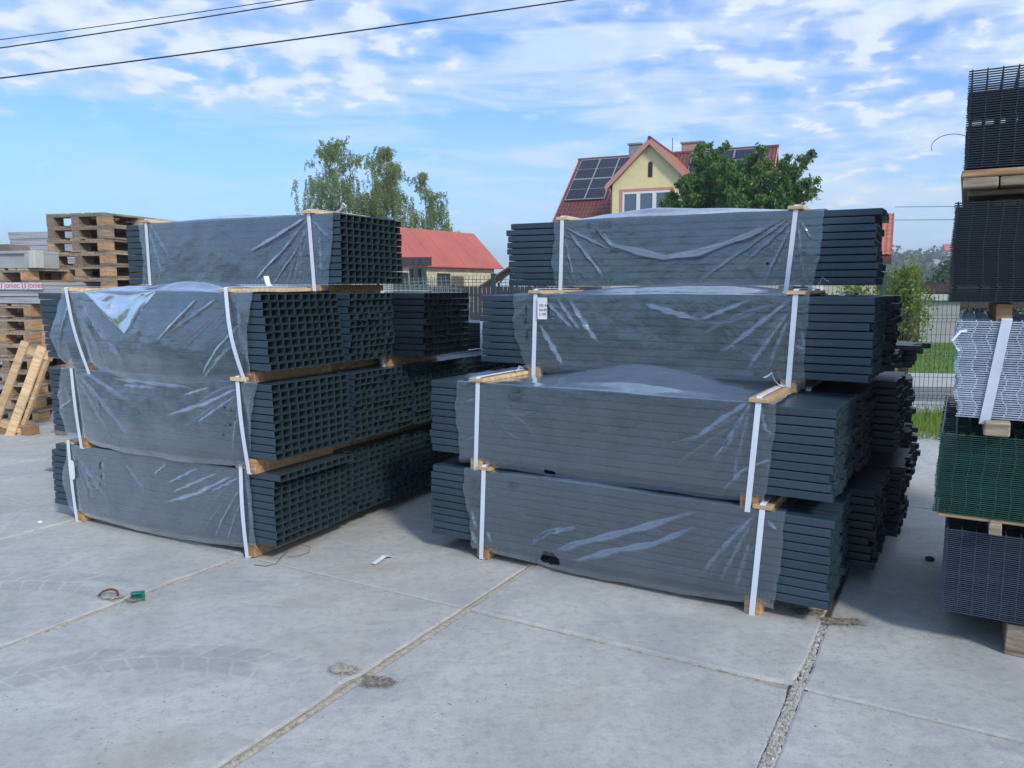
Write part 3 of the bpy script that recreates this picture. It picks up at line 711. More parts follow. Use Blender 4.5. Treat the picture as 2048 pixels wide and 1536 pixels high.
FOLD = {
'R4': [(0.0162, [(-1.784, 0.345), (-1.511, 0.032)]), (0.0145, [(-1.802, 0.361), (-1.481, 0.214)]), (0.036, [(-1.599, 0.369), (-1.482, 0.245), (-1.149, 0.163), (-0.941, 0.188), (-0.66, 0.279), (-0.463, 0.376)]), (0.0178, [(-0.449, 0.367), (-0.936, 0.029)]), (0.0162, [(-0.436, 0.353), (-0.682, 0.126)]), (0.0129, [(-0.44, 0.326), (-0.569, 0.027)]), (0.0097, [(-0.404, 0.352), (-0.37, 0.027)]), (0.0097, [(-0.396, 0.351), (-0.327, 0.242)]), (0.0097, [(-1.808, 0.315), (-1.73, 0.033)])],
'R3': [(0.0162, [(-1.707, 0.372), (-1.517, 0.207)]), (0.0162, [(-1.628, 0.381), (-1.47, 0.194)]), (0.0226, [(-1.739, 0.23), (-1.577, 0.007)]), (0.0226, [(-1.549, 0.373), (-1.363, 0.129)]), (0.0194, [(-0.37, 0.382), (-0.687, 0.115)]), (0.0162, [(-0.368, 0.334), (-0.571, 0.02)]), (0.0113, [(-0.377, 0.286), (-0.473, 0.012)]), (0.0259, [(-1.107, 0.356), (-0.808, 0.277)]), (0.0194, [(-0.808, 0.277), (-0.56, 0.381)]), (0.0129, [(-0.338, 0.166), (-0.291, 0.144)])],
'R2': [(0.0178, [(-0.346, 0.417), (-0.486, 0.316), (-0.622, 0.198)]), (0.0145, [(-0.346, 0.417), (-0.46, 0.203), (-0.526, 0.115)]), (0.0129, [(-0.244, 0.17), (-0.378, 0.098), (-0.476, -0.007)]), (0.0097, [(-0.356, 0.394), (-0.43, -0.001)]), (0.0129, [(-0.313, 0.408), (-0.283, 0.289), (-0.244, 0.27)]), (0.0097, [(-1.877, 0.29), (-1.796, 0.324)]), (0.0081, [(-1.863, 0.085), (-1.797, 0.119)])],
'R1': [(0.021, [(-1.469, 0.054), (-1.351, 0.136), (-1.18, 0.189)]), (0.0259, [(-1.335, 0.045), (-0.835, 0.244), (-0.569, 0.363)]), (0.0226, [(-1.22, 0.023), (-1.015, 0.093), (-0.783, 0.171), (-0.567, 0.292)]), (0.0162, [(-0.309, 0.39), (-0.448, 0.216), (-0.559, 0.052)]), (0.0113, [(-0.33, 0.352), (-0.465, 0.046)]), (0.0113, [(-0.337, 0.258), (-0.396, 0.013)]), (0.0129, [(-0.265, 0.362), (-0.22, 0.324)]), (0.0129, [(-1.83, 0.177), (-1.798, 0.069)]), (0.0162, [(-1.831, 0.064), (-1.798, -0.002)]), (0.0145, [(-1.733, 0.079), (-1.701, 0.029)])],
'L1': [(0.0145, [(-1.608, 0.331), (-1.302, 0.065)]), (0.0129, [(-1.585, 0.317), (-1.465, 0.076)]), (0.0145, [(-1.387, 0.384), (-1.343, 0.123)]), (0.0194, [(-0.279, 0.366), (-0.558, 0.234), (-0.853, 0.138)]), (0.0145, [(-0.393, 0.368), (-0.784, 0.207)]), (0.0145, [(-0.548, 0.379), (-0.801, 0.264)]), (0.0145, [(-0.243, 0.356), (-0.479, 0.244)]), (0.0129, [(-0.238, 0.301), (-0.456, -0.014)]), (0.0113, [(-0.231, 0.232), (-0.36, -0.028)]), (0.0113, [(-0.792, 0.383), (-0.925, 0.295)]), (0.0129, [(-1.162, 0.345), (-0.978, 0.183)]), (0.0145, [(-1.515, 0.293), (-1.538, 0.067)]), (0.0097, [(-0.187, 0.348), (-0.155, 0.073)])],
'L2': [(0.0162, [(-1.604, 0.385), (-1.073, 0.014)]), (0.0129, [(-1.599, 0.339), (-1.277, 0.011)]), (0.0145, [(-1.521, 0.389), (-1.141, 0.246)]), (0.0162, [(-1.266, 0.366), (-0.913, 0.362), (-0.585, 0.353)]), (0.0145, [(-1.178, 0.333), (-0.873, 0.336)]), (0.0194, [(-0.241, 0.374), (-0.473, 0.277), (-0.801, 0.183)]), (0.0145, [(-0.261, 0.332), (-0.559, 0.16)]), (0.0129, [(-0.253, 0.279), (-0.298, 0.031)]), (0.0113, [(-1.752, 0.299), (-1.687, 0.209), (-1.822, 0.137)]), (0.0097, [(-0.168, 0.365), (-0.168, 0.044)]), (0.0129, [(-0.467, 0.36), (-0.669, 0.306)])],
'L3': [(0.0226, [(-1.49, 0.358), (-1.174, 0.099)]), (0.0178, [(-1.541, 0.328), (-1.294, 0.02)]), (0.0194, [(-1.386, 0.241), (-1.072, 0.015)]), (0.0194, [(-1.609, 0.358), (-1.716, 0.05)]), (0.0194, [(-0.493, 0.379), (-0.787, 0.14)]), (0.0194, [(-0.361, 0.374), (-0.703, 0.184)]), (0.0162, [(-0.185, 0.263), (-0.481, -0.015)]), (0.0162, [(-0.247, 0.129), (-0.462, -0.014)]), (0.0145, [(-0.204, 0.367), (-0.197, 0.052)]), (0.018, [(-1.063, 0.361), (-1.066, 0.232)]), (0.018, [(-0.893, 0.363), (-1.054, 0.218)]), (0.018, [(-1.238, 0.36), (-1.066, 0.224)])],
'L4': [(0.0145, [(-1.61, 0.394), (-1.424, 0.159)]), (0.0113, [(-1.628, 0.361), (-1.507, 0.028)]), (0.0259, [(-0.235, 0.396), (-0.468, 0.292), (-0.721, 0.193)]), (0.021, [(-0.235, 0.387), (-0.432, 0.202), (-0.688, 0.024)]), (0.0129, [(-0.229, 0.343), (-0.354, 0.171), (-0.543, -0.007)]), (0.0113, [(-0.209, 0.371), (-0.063, 0.251)]), (0.0113, [(-0.26, 0.344), (-0.362, -0.008)]), (0.0113, [(-0.155, 0.283), (-0.147, 0.021)]), (0.0113, [(-0.293, 0.199), (-0.321, 0.007)])]}
def paper_label(root, x, z, w, h, lines, y=-.012, round_=False):
    mb = MB()
    if round_:
        poly = [(x+w/2*math.cos(2*math.pi*k/28)*(1 if True else 0), z+h/2*math.sin(2*math.pi*k/28)) for k in range(28)]
        poly = [(x+math.copysign(abs(math.cos(2*math.pi*k/28))**.6, math.cos(2*math.pi*k/28))*w/2, z+math.copysign(abs(math.sin(2*math.pi*k/28))**.6, math.sin(2*math.pi*k/28))*h/2) for k in range(28)]
        mb.prism(poly, y, y+.001)
    else: mb.box((x-w/2, y, z-h/2), (x+w/2, y+.001, z+h/2))
    p = mb.build('paper_label', PAPER, root)
    for i, ln in enumerate(lines):
        me = text_mesh(ln, .020 if not round_ else .012, INK, 'printing'); o = link('printing', me, p, (x-w*.34, y-.0012, z+h*.08-i*h*.2), (R(90), 0, 0))
def scribble(root, strokes, x, z, s, y=-.014):
    mb = MB()
    for st in strokes: mb.tube([(x+a*s, y, z+b_*s) for a, b_ in st], .0013, 4)
    mb.build('marker_writing', INK, root)
DIG = {'0': [[(0.1, 0), (0, .5), (.2, 1), (.5, .8), (.5, .2), (.1, 0)]], '1': [[(0, .7), (.3, 1), (.25, 0)]], '2': [[(0, .8), (.25, 1), (.45, .7), (0, 0), (.5, .05)]],
       '3': [[(0, .9), (.4, 1), (.2, .55), (.45, .25), (0, 0)]], '4': [[(.3, 1), (0, .4), (.5, .4)], [(.4, .7), (.35, 0)]], '5': [[(.5, 1), (.1, 1), (.05, .6), (.4, .5), (.35, .05), (0, .05)]],
       '7': [[(0, 1), (.5, 1), (.2, 0)]], 'k': [[(0, 1), (0, 0)], [(.4, .7), (0, .35), (.45, 0)]], '-': [[(0, .5), (.4, .5)]], ' ': []}
def written(s):
    out = []; x = 0
    for ch in s:
        for st in DIG[ch]: out.append([(x+a, b_) for a, b_ in st])
        x += .72
    return out

# left stack, front column (tiers from the ground up)
L1 = bundle('bottom bundle of the left stack, wrap torn beside an oval tag', (-1.268, 4.048, .09), R(-27.0), 1.892, [(-1.70, -1.665), (-.225, -.205)], EDG['L1'], FOLD['L1'], [(-.9, .3, .5, .5, .012)], .012, 21, rowshift=[0, .004, .002, 0, -.003, .002, 0, .004, .002, .05],
            holes=[(-1.40, .30, .014, .024), (-1.395, .235, .008, .012), (-1.41, .185, .006, .014), (-1.43, .15, .005, .007)], bow=.010)
paper_label(L1, -1.665, .09+.25, .055, .125, ['..-', '---', '.-'], -.020, True)
L2 = bundle('second post bundle up in the left stack, its wrap gathered in slanting creases', (-1.229, 3.985, .575), R(-27.9), 1.891, [(-1.665, -1.615), (-.25, -.19)], EDG['L2'], FOLD['L2'], [(-.9, .4, .5, .5, .02)], .022, 22, shear=.012,
            holes=[(-.35, .26, .006, .006), (-.30, .245, .005, .006), (-.27, .20, .005, .008), (-.31, .17, .006, .008), (-.36, .11, .005, .006)], bow=.010)
L3 = bundle('third bundle up in the left stack, loose film hanging in a bright triangle', (-1.250, 4.019, 1.042), R(-27.2), 1.864, [(-1.63, -1.46), (-.29, -.17)], EDG['L3'], FOLD['L3'], [(-1.05, .25, .38, .5, .030), (-.62, .3, .25, .4, .045)], .042, 23, shear=.05,
            tails=[(1, .02, .30, R(160), .14)], bow=.03)
def loose_fold():
    # a flap of the film of the third bundle folded back over the shoulder, hanging in a V
    n, m = 90, 60; V = []
    for j in range(m+1):
        t = j/m
        for i in range(n+1):
            u = i/n; x = -1.44+.62*u
            deep = max(0.0, 1-abs((u-.60)/(.60 if u < .6 else .40)))**1.1
            w1 = noise.noise(Vector((u*5+t*1.5, t*1.8, 1))); w2 = 0
            dz = .235*deep*t+.02*w1*deep*t
            y = -.020-.030*deep*t-.014*w1*min(1, deep*2)-.0035*w2*min(1, deep*2)
            z = .09+.402+.012*(1-t)-dz
            if t < .15: y += (.15-t)*.5; z += .004
            V.append((x, y, z))
    F = [(j*(n+1)+i, j*(n+1)+i+1, (j+1)*(n+1)+i+1, (j+1)*(n+1)+i) for j in range(m) for i in range(n)]
    link('wrap_flap', np_mesh('wrap_flap', V, F, FILM, True), L3)
loose_fold()
L4 = bundle('topmost post bundle of the left stack, set back, open ends facing the gap', (-.988, 4.573, 1.498), R(-27.5), 1.861, [(-1.655, -1.645), (-.232, -.20)], EDG['L4'], FOLD['L4'], [(-.9, .3, .5, .6, .022)], .004, 24, shear=.006, tails=[(1, .02, .22, R(20), .12)])
# right stack, front column
R1 = bundle('bottom bundle of the right stack, wrap torn open low in front', (1.359, 3.219, .09), R(-30.6), 2.106, [(-1.75, -1.77), (-.285, -.315)], EDG['R1'], FOLD['R1'], [(-1.1, .2, .5, .5, .012)], .012, 31, jit=.005, holes=[(-1.345, .014, .055, .026)])
R2 = bundle('second bundle up in the right stack, smooth wrap tented on top', (1.357, 3.224, .565), R(-30.85), 2.105, [(-1.787, -1.806), (-.316, -.348)], EDG['R2'], FOLD['R2'], [(-1.05, .75, .36, .5, .075), (-.8, .4, .4, .5, .02)], .004, 32, jit=.005, tails=[(0, .03, .33, R(50), .07), (1, .02, .40, R(200), .16)],
            holes=[(-1.36, -.012, .035, .010)])
R3 = bundle('third bundle up in the right stack, printed label by its strap', (1.661, 3.596, 1.032), R(-30.4), 2.136, [(-1.764, -1.778), (-.343, -.362)], EDG['R3'], FOLD['R3'], [(-1.25, .35, .35, .5, .03), (-.75, .4, .35, .5, .045)], .004, 33, jit=.005, tails=[(1, .03, .2, R(10), .14)],
            holes=[(-1.83, .31, .006, .030), (-1.835, .25, .008, .02), (-1.825, .17, .005, .03)])
paper_label(R3, -1.715, .09+.325, .062, .122, ['200 44', '60x40', '2-100'], -.020)
R4 = bundle('topmost post bundle of the right stack with marker writing on its creased wrap', (1.922, 4.148, 1.489), R(-28.2), 2.199, [(-1.817, -1.828), (-.417, -.456)], EDG['R4'], FOLD['R4'], [(-1.25, .35, .40, .5, .055), (-.7, .3, .3, .5, .018)], .004, 34, jit=.004,
            rowshift=[0, .002, .008, -.006, -.012, -.018, -.02, -.012, -.022, .015], tails=[(1, .03, .15, R(15), .13)], holes=[(-.56, .115, .010, .010)])
scribble(R4, written('k 200'), -1.64, .09+.345, .045); scribble(R4, written('3045'), -1.62, .09+.29, .034)
scribble(R2, written('-200'), -1.60, .09+.365, .030); scribble(R2, written('1045'), -1.60, .09+.32, .034)
scribble(R1, written('704'), -1.60, .09+.335, .034); scribble(R1, written('72'), -1.83, .09+.30, .05); scribble(R1, written('22'), -1.83, .09+.2, .045)

def behind(base, yaw, n, r_, z):
    """a spot n metres behind and r_ metres to the right of a bundle's near corner"""
    c, s = math.cos(R(yaw)), math.sin(R(yaw)); return (base[0]-s*n+c*r_, base[1]+c*n+s*r_, z)
SB = [(-1.70, -1.70), (-.24, -.24)]
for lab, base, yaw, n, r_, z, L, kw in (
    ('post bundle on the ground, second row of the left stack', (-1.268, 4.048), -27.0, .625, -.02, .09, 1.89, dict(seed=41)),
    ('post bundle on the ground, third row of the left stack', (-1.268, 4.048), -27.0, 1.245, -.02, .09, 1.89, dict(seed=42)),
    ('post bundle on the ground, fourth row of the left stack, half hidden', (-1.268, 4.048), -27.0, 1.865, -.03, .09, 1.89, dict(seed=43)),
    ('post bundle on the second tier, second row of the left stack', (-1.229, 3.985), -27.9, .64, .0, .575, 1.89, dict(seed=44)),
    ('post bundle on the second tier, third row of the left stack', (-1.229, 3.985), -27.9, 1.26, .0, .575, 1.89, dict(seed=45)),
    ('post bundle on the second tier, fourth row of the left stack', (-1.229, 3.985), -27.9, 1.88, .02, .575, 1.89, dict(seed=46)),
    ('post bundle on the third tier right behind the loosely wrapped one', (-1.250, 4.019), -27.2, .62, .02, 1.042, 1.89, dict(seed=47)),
    ('post bundle on the ground, second row of the right stack, jutting out', (1.359, 3.219), -30.6, .63, .11, .09, 2.1, dict(dark=True, seed=51)),  # dark coat from here on: shade painted into the rear posts
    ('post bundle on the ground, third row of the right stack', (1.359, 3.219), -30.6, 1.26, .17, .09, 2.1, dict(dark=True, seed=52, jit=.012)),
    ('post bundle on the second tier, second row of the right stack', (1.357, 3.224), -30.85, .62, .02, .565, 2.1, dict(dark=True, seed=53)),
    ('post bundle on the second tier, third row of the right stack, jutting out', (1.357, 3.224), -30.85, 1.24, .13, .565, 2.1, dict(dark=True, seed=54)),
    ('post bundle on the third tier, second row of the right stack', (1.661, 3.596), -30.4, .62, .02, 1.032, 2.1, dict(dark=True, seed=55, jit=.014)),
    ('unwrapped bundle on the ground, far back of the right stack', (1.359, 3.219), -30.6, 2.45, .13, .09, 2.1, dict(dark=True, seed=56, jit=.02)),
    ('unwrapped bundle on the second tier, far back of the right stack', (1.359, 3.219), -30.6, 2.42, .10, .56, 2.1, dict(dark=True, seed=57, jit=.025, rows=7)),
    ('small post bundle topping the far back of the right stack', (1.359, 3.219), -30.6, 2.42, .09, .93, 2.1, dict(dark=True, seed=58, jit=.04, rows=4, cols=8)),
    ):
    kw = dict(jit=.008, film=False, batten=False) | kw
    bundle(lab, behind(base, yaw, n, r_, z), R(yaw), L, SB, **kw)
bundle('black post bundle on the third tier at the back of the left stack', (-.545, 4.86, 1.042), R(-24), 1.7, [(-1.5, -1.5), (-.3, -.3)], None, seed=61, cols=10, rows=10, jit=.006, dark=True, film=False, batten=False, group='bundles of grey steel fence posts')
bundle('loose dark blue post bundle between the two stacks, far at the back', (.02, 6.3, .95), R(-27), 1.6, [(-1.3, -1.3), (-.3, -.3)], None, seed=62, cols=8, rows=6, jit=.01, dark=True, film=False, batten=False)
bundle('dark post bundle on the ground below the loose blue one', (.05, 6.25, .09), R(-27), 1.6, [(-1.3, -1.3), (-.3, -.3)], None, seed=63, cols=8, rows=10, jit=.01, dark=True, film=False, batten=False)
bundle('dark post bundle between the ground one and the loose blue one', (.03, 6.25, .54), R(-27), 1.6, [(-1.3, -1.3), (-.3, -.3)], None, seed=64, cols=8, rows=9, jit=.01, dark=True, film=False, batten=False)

# ------------------------------------------------------------------ stacks of welded mesh panels on the right
def panel_mesh(mat, name='mesh_panel', Lp=2.5, Wp=1.23, folds=True, ends=.003):
    mb = MB(); r = .0021
    nl = 7
    ys = [ends+k*(Wp-2*ends)/(nl-1) for k in range(nl)]
    def bar(a, b_, rr):
        (x0, y0, z0), (x1, y1, z1) = a, b_
        if abs(x1-x0) > abs(y1-y0): mb.box((x0, y0-rr, z0-rr), (x1, y0+rr, z0+rr))
        else: mb.box((x0-rr, y0, z0-rr), (x0+rr, y1, z0+rr))
    for y in ys: bar((0, y, 0), (Lp, y, 0), .0023)
    for y in (ys[1]+.05, ys[3]+.05, ys[5]-.05): bar((0, y, 0), (Lp, y, 0), .0023)
    for k in range(50): x = .012+k*(Lp-.024)/49; bar((x, .002, .0046), (x, Wp, .0046), .0022)
    return mb.mesh(name, mat)
VY = -30.0
def panel_stack(label, loc, count, mat, pitch, drift, jx, seed, bearers, bh, strap=None, fan=0.0, D=1.23, Wc=1.0):
    root = empty('mesh_panel_stack', loc, R(VY), label, 'mesh panel stack', 'stacks of welded mesh fence panels')
    me = panel_mesh(mat, Wp=D); rs = random.Random(seed); first = None
    for k in range(count):
        o = bpy.data.objects.new('mesh_panel', me) if first is None else first.copy()
        if first is None: first = o
        COL.objects.link(o); o.parent = root
        t = k/(count-1); dx = drift(t)+rs.gauss(0, jx)
        o.location = (dx, rs.gauss(0, jx*.6), bh+.004+k*pitch); o.rotation_euler = (rs.gauss(0, .0006), 0, rs.gauss(0, .0012))
    for bx, w, h0, h1, y0, m in bearers:
        MB().box((bx, y0, h0), (bx+w, D+.02, h1), None, .004, .002).build('bearer', m, root)
    if strap:
        xt, xb = strap; mb = MB(); strap_loop(mb, xt, xb, D, bh+count*pitch+.004, bh-.02, .036, .002, 0, .006); 
        mb.build('strap', plain('clear_strap', (0.60, 0.66, 0.74), 0.4), root)
    return root
V0 = (1.776, 3.103)
def vpos(r_, n, z): return behind(V0, VY, n, r_, z)
panel_stack('anthracite mesh panel stack on the ground at the right edge', vpos(0, 0, .0), 42, BLUEWIRE, .0084, lambda t: .0, .0007, 71, [(.24, .12, 0, .13, .02, OLDWOOD), (1.9, .12, 0, .13, .02, OLDWOOD)], .143)
panel_stack('green mesh panel stack above the anthracite one', vpos(-.05, 0.0, .505), 40, GREENWIRE, .0083, lambda t: .010*t+.004*math.sin(t*11), .0015, 72, [(.20, .045, 0, .045, -.05, OLDWOOD), (.02, 2.3, .036, .047, .01, PINE_END), (1.8, .1, 0, .036, -.02, OLDWOOD)], .052)
panel_stack('galvanised silver mesh panel stack with a clear strap, above the green one', vpos(.010, 0, .90), 44, GALV, .0088, lambda t: -.02*t+.008*math.sin(t*21), .0018, 73, [(.10, .085, 0, .055, -.06, OLDWOOD), (1.8, .1, 0, .055, -.03, OLDWOOD)], .058, (.15, .10))
panel_stack('black mesh panel stack on a tall timber block, above the silver one', vpos(-.046, 0.0, 1.30), 46, BLACKWIRE, .0085, lambda t: .003*math.sin(t*9), .0010, 74, [(.17, .055, 0, .112, .04, PINE), (.155, .10, -.002, .022, .02, PINE), (1.8, .1, 0, .112, -.02, OLDWOOD)], .115)
panel_stack('topmost black mesh panel stack on pale boards, open to the sky', vpos(-.022, 0, 1.80), 41, BLACKWIRE, .0090, lambda t: -.004*t, .0008, 75, [(.12, 1.8, 0, .055, .25, OLDWOOD), (-.005, 2.3, .098, .127, -.008, PINE), (0, .12, .058, .097, -.004, OLDWOOD), (.125, .13, .058, .097, -.004, OLDWOOD), (.30, 1.9, .060, .097, .02, OLDWOOD), (.02, 2.2, .035, .058, .10, OLDWOOD)], .132)
# a bent wire end sticking out of the top stack
mb = MB(); c0 = Vector(vpos(.0, 0.0, 2.02)); pts = []
for k in range(15):
    a = R(40+k*11); pts.append(c0+Vector((-.075+.085*math.cos(a)*1.0, -.01, .045*math.sin(a)*1.1-.01)))
mb.tube(pts, .0013, 5); tag(mb.build('bent_wire', BLACKWIRE), 'thin dark wire curling out of the topmost mesh stack against the sky', 'wire')
mb = MB(); p = vpos(-.03, -.02, 1.30)
mb.tube([(p[0]+.10, p[1], p[2]+.01), (p[0]+.035, p[1]-.01, p[2]), (p[0], p[1]-.02, p[2]-.035), (p[0]+.03, p[1]-.02, p[2]-.075)], .006, 6)
tag(mb.build('strap_end', STRAP), 'white strap end poking out at the left of the silver mesh stack', 'strap')

# ------------------------------------------------------------------ pallets and goods on the left
def make_pallet():
    root = bpy.data.objects.new('pallet', None); COL.objects.link(root)
    L_, W_ = 1.2, .8
    mb = MB()
    for y, w in ((0, .145), (.164, .1), (.3275, .145), (.536, .1), (.655, .145)): mb.box((0, y, .122), (L_, y+w, .144), None, .002, .0015)
    mb.build('top_deck', OLDWOOD, root)
    mb = MB()
    for x, w in ((0, .145), (.5275, .145), (1.055, .145)): mb.box((x, 0, .100), (x+w, W_, .122), None, .002, .0015)
    mb.build('stringer_boards', OLDWOOD, root)
    for y, w in ((0, .1), (.3275, .145), (.7, .1)):
        MB().box((0, y, 0), (L_, y+w, .022), None, .002, .0015).build('bottom_board', OLDWOOD, root)
    bme = MB().box((0, 0, .022), (.145, .1, .100), None, .002, .001).mesh('block', OLDWOOD); bm2 = MB().box((0, 0, .022), (.145, .1, .100), None, .002, .001).mesh('block', PINE)
    for x in (0, .5275, 1.055):
        for y in (0, .35, .7): link('block', bm2 if rng.random() < .25 else bme, root, (x, y, 0))
    return root
PAL0 = make_pallet()
used = [False]
def place_pallet(loc, rz, label, group='wooden pallets piled on the left', rot=None):
    if not used[0]: r_ = PAL0; used[0] = True
    else:
        r_ = PAL0.copy(); COL.objects.link(r_)
        for ch in PAL0.children:
            c = ch.copy(); COL.objects.link(c); c.parent = r_
            if c.name.startswith('block') and rng.random() < .5: c.data = random.Random(len(COL.objects)).choice([x.data for x in PAL0.children if x.name.startswith('block')])
    r_.location = loc; r_.rotation_euler = rot or (0, 0, rz); return tag(r_, label, 'pallet', group)
ORD = ['bottom', 'second', 'third', 'fourth', 'fifth', 'sixth', 'seventh', 'eighth', 'ninth', 'tenth', 'eleventh', 'twelfth', 'thirteenth', 'fourteenth', 'fifteenth', 'sixteenth']
th = R(-16.3)
def pcorner(N_, rz):      # near-right corner given; the 0.8 m end faces the camera
    # pallet local: x = long side going back, y = short side going left
    return N_
for k in range(16):
    lab = ORD[k]+' pallet counted from the ground in the tall pallet pile behind the left stack' if k < 15 else 'topmost pallet of the tall pallet pile behind the left stack'
    jx, jy = rng.gauss(0, .008), rng.gauss(0, .008)
    place_pallet((-4.526+jx, 8.8+jy, k*.1442), 0, lab, rot=(0, 0, R(90)+th+rng.gauss(0, .006)))
for k in range(9):
    lab = ORD[k]+' pallet from the ground in the low pallet pile at the left edge' if k < 8 else 'topmost pallet of the low pallet pile at the left edge'
    place_pallet((-5.20+rng.gauss(0, .012), 8.45+rng.gauss(0, .01), k*.1442), 0, lab, rot=(0, 0, R(90)+th+rng.gauss(0, .012)))
GB = m_slabs_grey()
def local(N_, a, b_, z): # a: to the left along the 0.8 m side, b_: back
    c, s = math.cos(th), math.sin(th); return (N_[0]-c*a-s*b_, N_[1]-s*a+c*b_, z)
NP2 = (-5.20, 8.45)
def boards_pile(label, N_, a1, b1, z0, z1, n, name='board_pile', over=0.05):
    root = empty(name, local(N_, 0, 0, z0), th, label, 'grey boards')
    h = (z1-z0)/n
    for k in range(n):
        j = rng.uniform(-.01, .01); MB().box((-a1+j, -.01+rng.uniform(-.01, .01), k*h+.001), (over+j, b1, (k+1)*h-.002), None, .004, .003).build('board', GB, root)
    return root
bp = boards_pile('pile of long grey boards banded with red printed tape, left edge', NP2, 1.5, 1.1, 1.302, 1.535, 6, over=.21)
tape = MB().box((-1.5, -.024, .155), (.215, -.0215, .228)).build('printed_tape', plain('tape_white', (0.62, 0.62, 0.68), 0.5), bp)
red = plain('tape_red', (0.55, 0.03, 0.06), 0.5)
for k in range(6):
    link('lettering', text_mesh('joniec', .088, red, 'lettering', .0003), tape, (.02-.325*k, -.0255, .172), (R(90), 0, 0))
    mb = MB()
    for s_ in (-1, 1):
        mb.tube([(s_*.030, 0, .055), (s_*.016, 0, .045), (s_*.024, 0, .022), (s_*.010, 0, .002)], .005, 4)
    mb.build('emblem', red, tape, (-.035-.325*k, -.0255, .165))
place_pallet(local(NP2, 0, 0, 1.538), 0, 'old pallet between the taped grey boards and the concrete blocks', rot=(0, 0, R(90)+th))
def trough(label, loc, L_, h, mat, name='concrete_block'):
    root = empty(name, loc, th, label, 'concrete block')
    mb = MB(); mb.box((-L_, 0, 0), (0, .4, .03), None, .004).box((-L_, 0, h-.03), (0, .4, h), None, .004).box((-L_, .03, .03), (0, .4, h-.03)).box((-.05, 0, .03), (0, .03, h-.03), None, .004)
    mb.build('body', mat, root); MB().box((.003, .0, 0), (.09, .12, h), None, .006).build('end_cap', plain('pale_concrete', (0.50, 0.49, 0.45), 0.85), root); return root
CG = plain('grey_concrete', (0.36, 0.37, 0.38), 0.85, 0, .15, 4, .3)
trough('grey concrete channel block with a pale end on the left pallet', local(NP2, -.02, .0, 1.684), 1.4, .185, CG)
tr = empty('brown_beam', local(NP2, .30, .05, 1.870), th, 'short brown beam lying on the concrete block at the left edge', 'beam')
MB().prism([(-1.3, 0), (.06, 0), (.0, .075), (-1.3, .07)], 0, .25).build('body', plain('brown_concrete', (0.17, 0.135, 0.12), 0.85), tr)
boards_pile('tall far pile of pale grey boards behind the pallets', (-6.75, 12.0), 1.0+.1, 1.2, 0, 2.33, 22, over=.6)
# loose frames leaning on the low pallet pile
def lean(label, name, parts, base, rz, tilt, cat, group=None, mat=PINE):
    root = empty(name, base, rz, label, cat, group); root.rotation_euler = (tilt, 0, rz)
    for nm, a, b_ in parts: MB().box(a, b_, None, .004, .002).build(nm, mat, root)
    return root
lean('pale new wooden frame leaning on the low pallet pile', 'leaning_frame', [('rail', (0, 0, 0), (.09, .022, .98)), ('rail', (.20, 0, .0), (.30, .022, .98)), ('rail', (.305, .03, 0), (.345, .07, .98)), ('crosspiece', (.0, .024, .86), (.34, .10, .94)), ('crosspiece', (0, .024, .08), (.34, .10, .16))],
     (-5.30, 7.75, .03), R(-12), R(-18), 'wooden frame', None, PINE_END).rotation_euler = (R(-16), R(14), R(-12))
lean('short pale board lying on the ground below the leaning frame', 'timber_board', [('board', (0, 0, 0), (.62, .10, .10))], (-5.42, 7.85, .002), R(-14), 0, 'board')
lean('short pale boards standing against the low pallet pile', 'timber_board', [('board', (0, 0, 0), (.11, .03, .36)), ('board', (.115, 0, 0), (.22, .03, .37))], (-4.98, 8.22, .74), R(-16), R(-6), 'board')
lean('grey weathered pallet leaning upright beside the left stack', 'weathered_pallet', [('board', (0, 0, 0), (.15, .022, 1.05)), ('board', (.16, 0, 0), (.31, .022, 1.05)), ('board', (.32, 0, 0), (.46, .022, 1.05)), ('crosspiece', (-.02, -.075, .12), (.48, -.003, .24)), ('crosspiece', (-.02, -.075, .80), (.48, -.003, .90))],
     (-4.62, 7.75, .01), R(-18), R(-10), 'wooden panel', None, GREYWOOD).rotation_euler = (R(-14), R(7), R(-18))

# ------------------------------------------------------------------ small things on the ground
mb = MB(); strap_tail(mb, 0, 0, .004, 0, .16, .028, .2); o = mb.build('strap_offcut', STRAP, None, (-.745, 4.03, .001), (0, 0, R(58))); o.rotation_euler = (0, R(7), R(58))
tag(o, 'white strap offcut lying on the concrete between the two stacks', 'strap')
pts = [(-1.38, 4.02, .004), (-1.31, 3.99, .006), (-1.26, 4.02, .01), (-1.255, 4.10, .022), (-1.24, 4.2, .03), (-1.20, 4.27, .03), (-1.14, 4.26, .02), (-1.13, 4.19, .012), (-1.18, 4.14, .01), (-1.235, 4.13, .008)]
tag(MB().tube(pts, .0016, 5).build('wire_loop', plain('rusty_wire', (0.10, 0.07, 0.05), .7)), 'thin rusty wire loop on the concrete beside the left stack', 'wire')
gr = empty('plastic_clip', (-1.80, 3.525, .004), R(20), 'small green plastic clip lying in the sandy slab pit', 'clip')
GP = plain('green_plastic', (0.01, 0.19, 0.14), .4)
MB().box((0, 0, 0), (.06, .035, .008), None, .002).box((0, .03, .008), (.06, .035, .035), None, .002).box((0, 0, .03), (.05, .03, .037), None, .002).build('body', GP, gr)
pts = [(-1.93+.045*math.cos(t), 3.575+.03*math.sin(t), .012+.02*math.sin(t)) for t in [math.pi*k/10 for k in range(11)]]
tag(MB().tube(pts, .006, 6).build('lifting_hook', plain('rusty_iron', (0.14, 0.06, 0.035), .8)), 'rusty iron lifting loop sticking out of the sandy pit', 'iron loop')
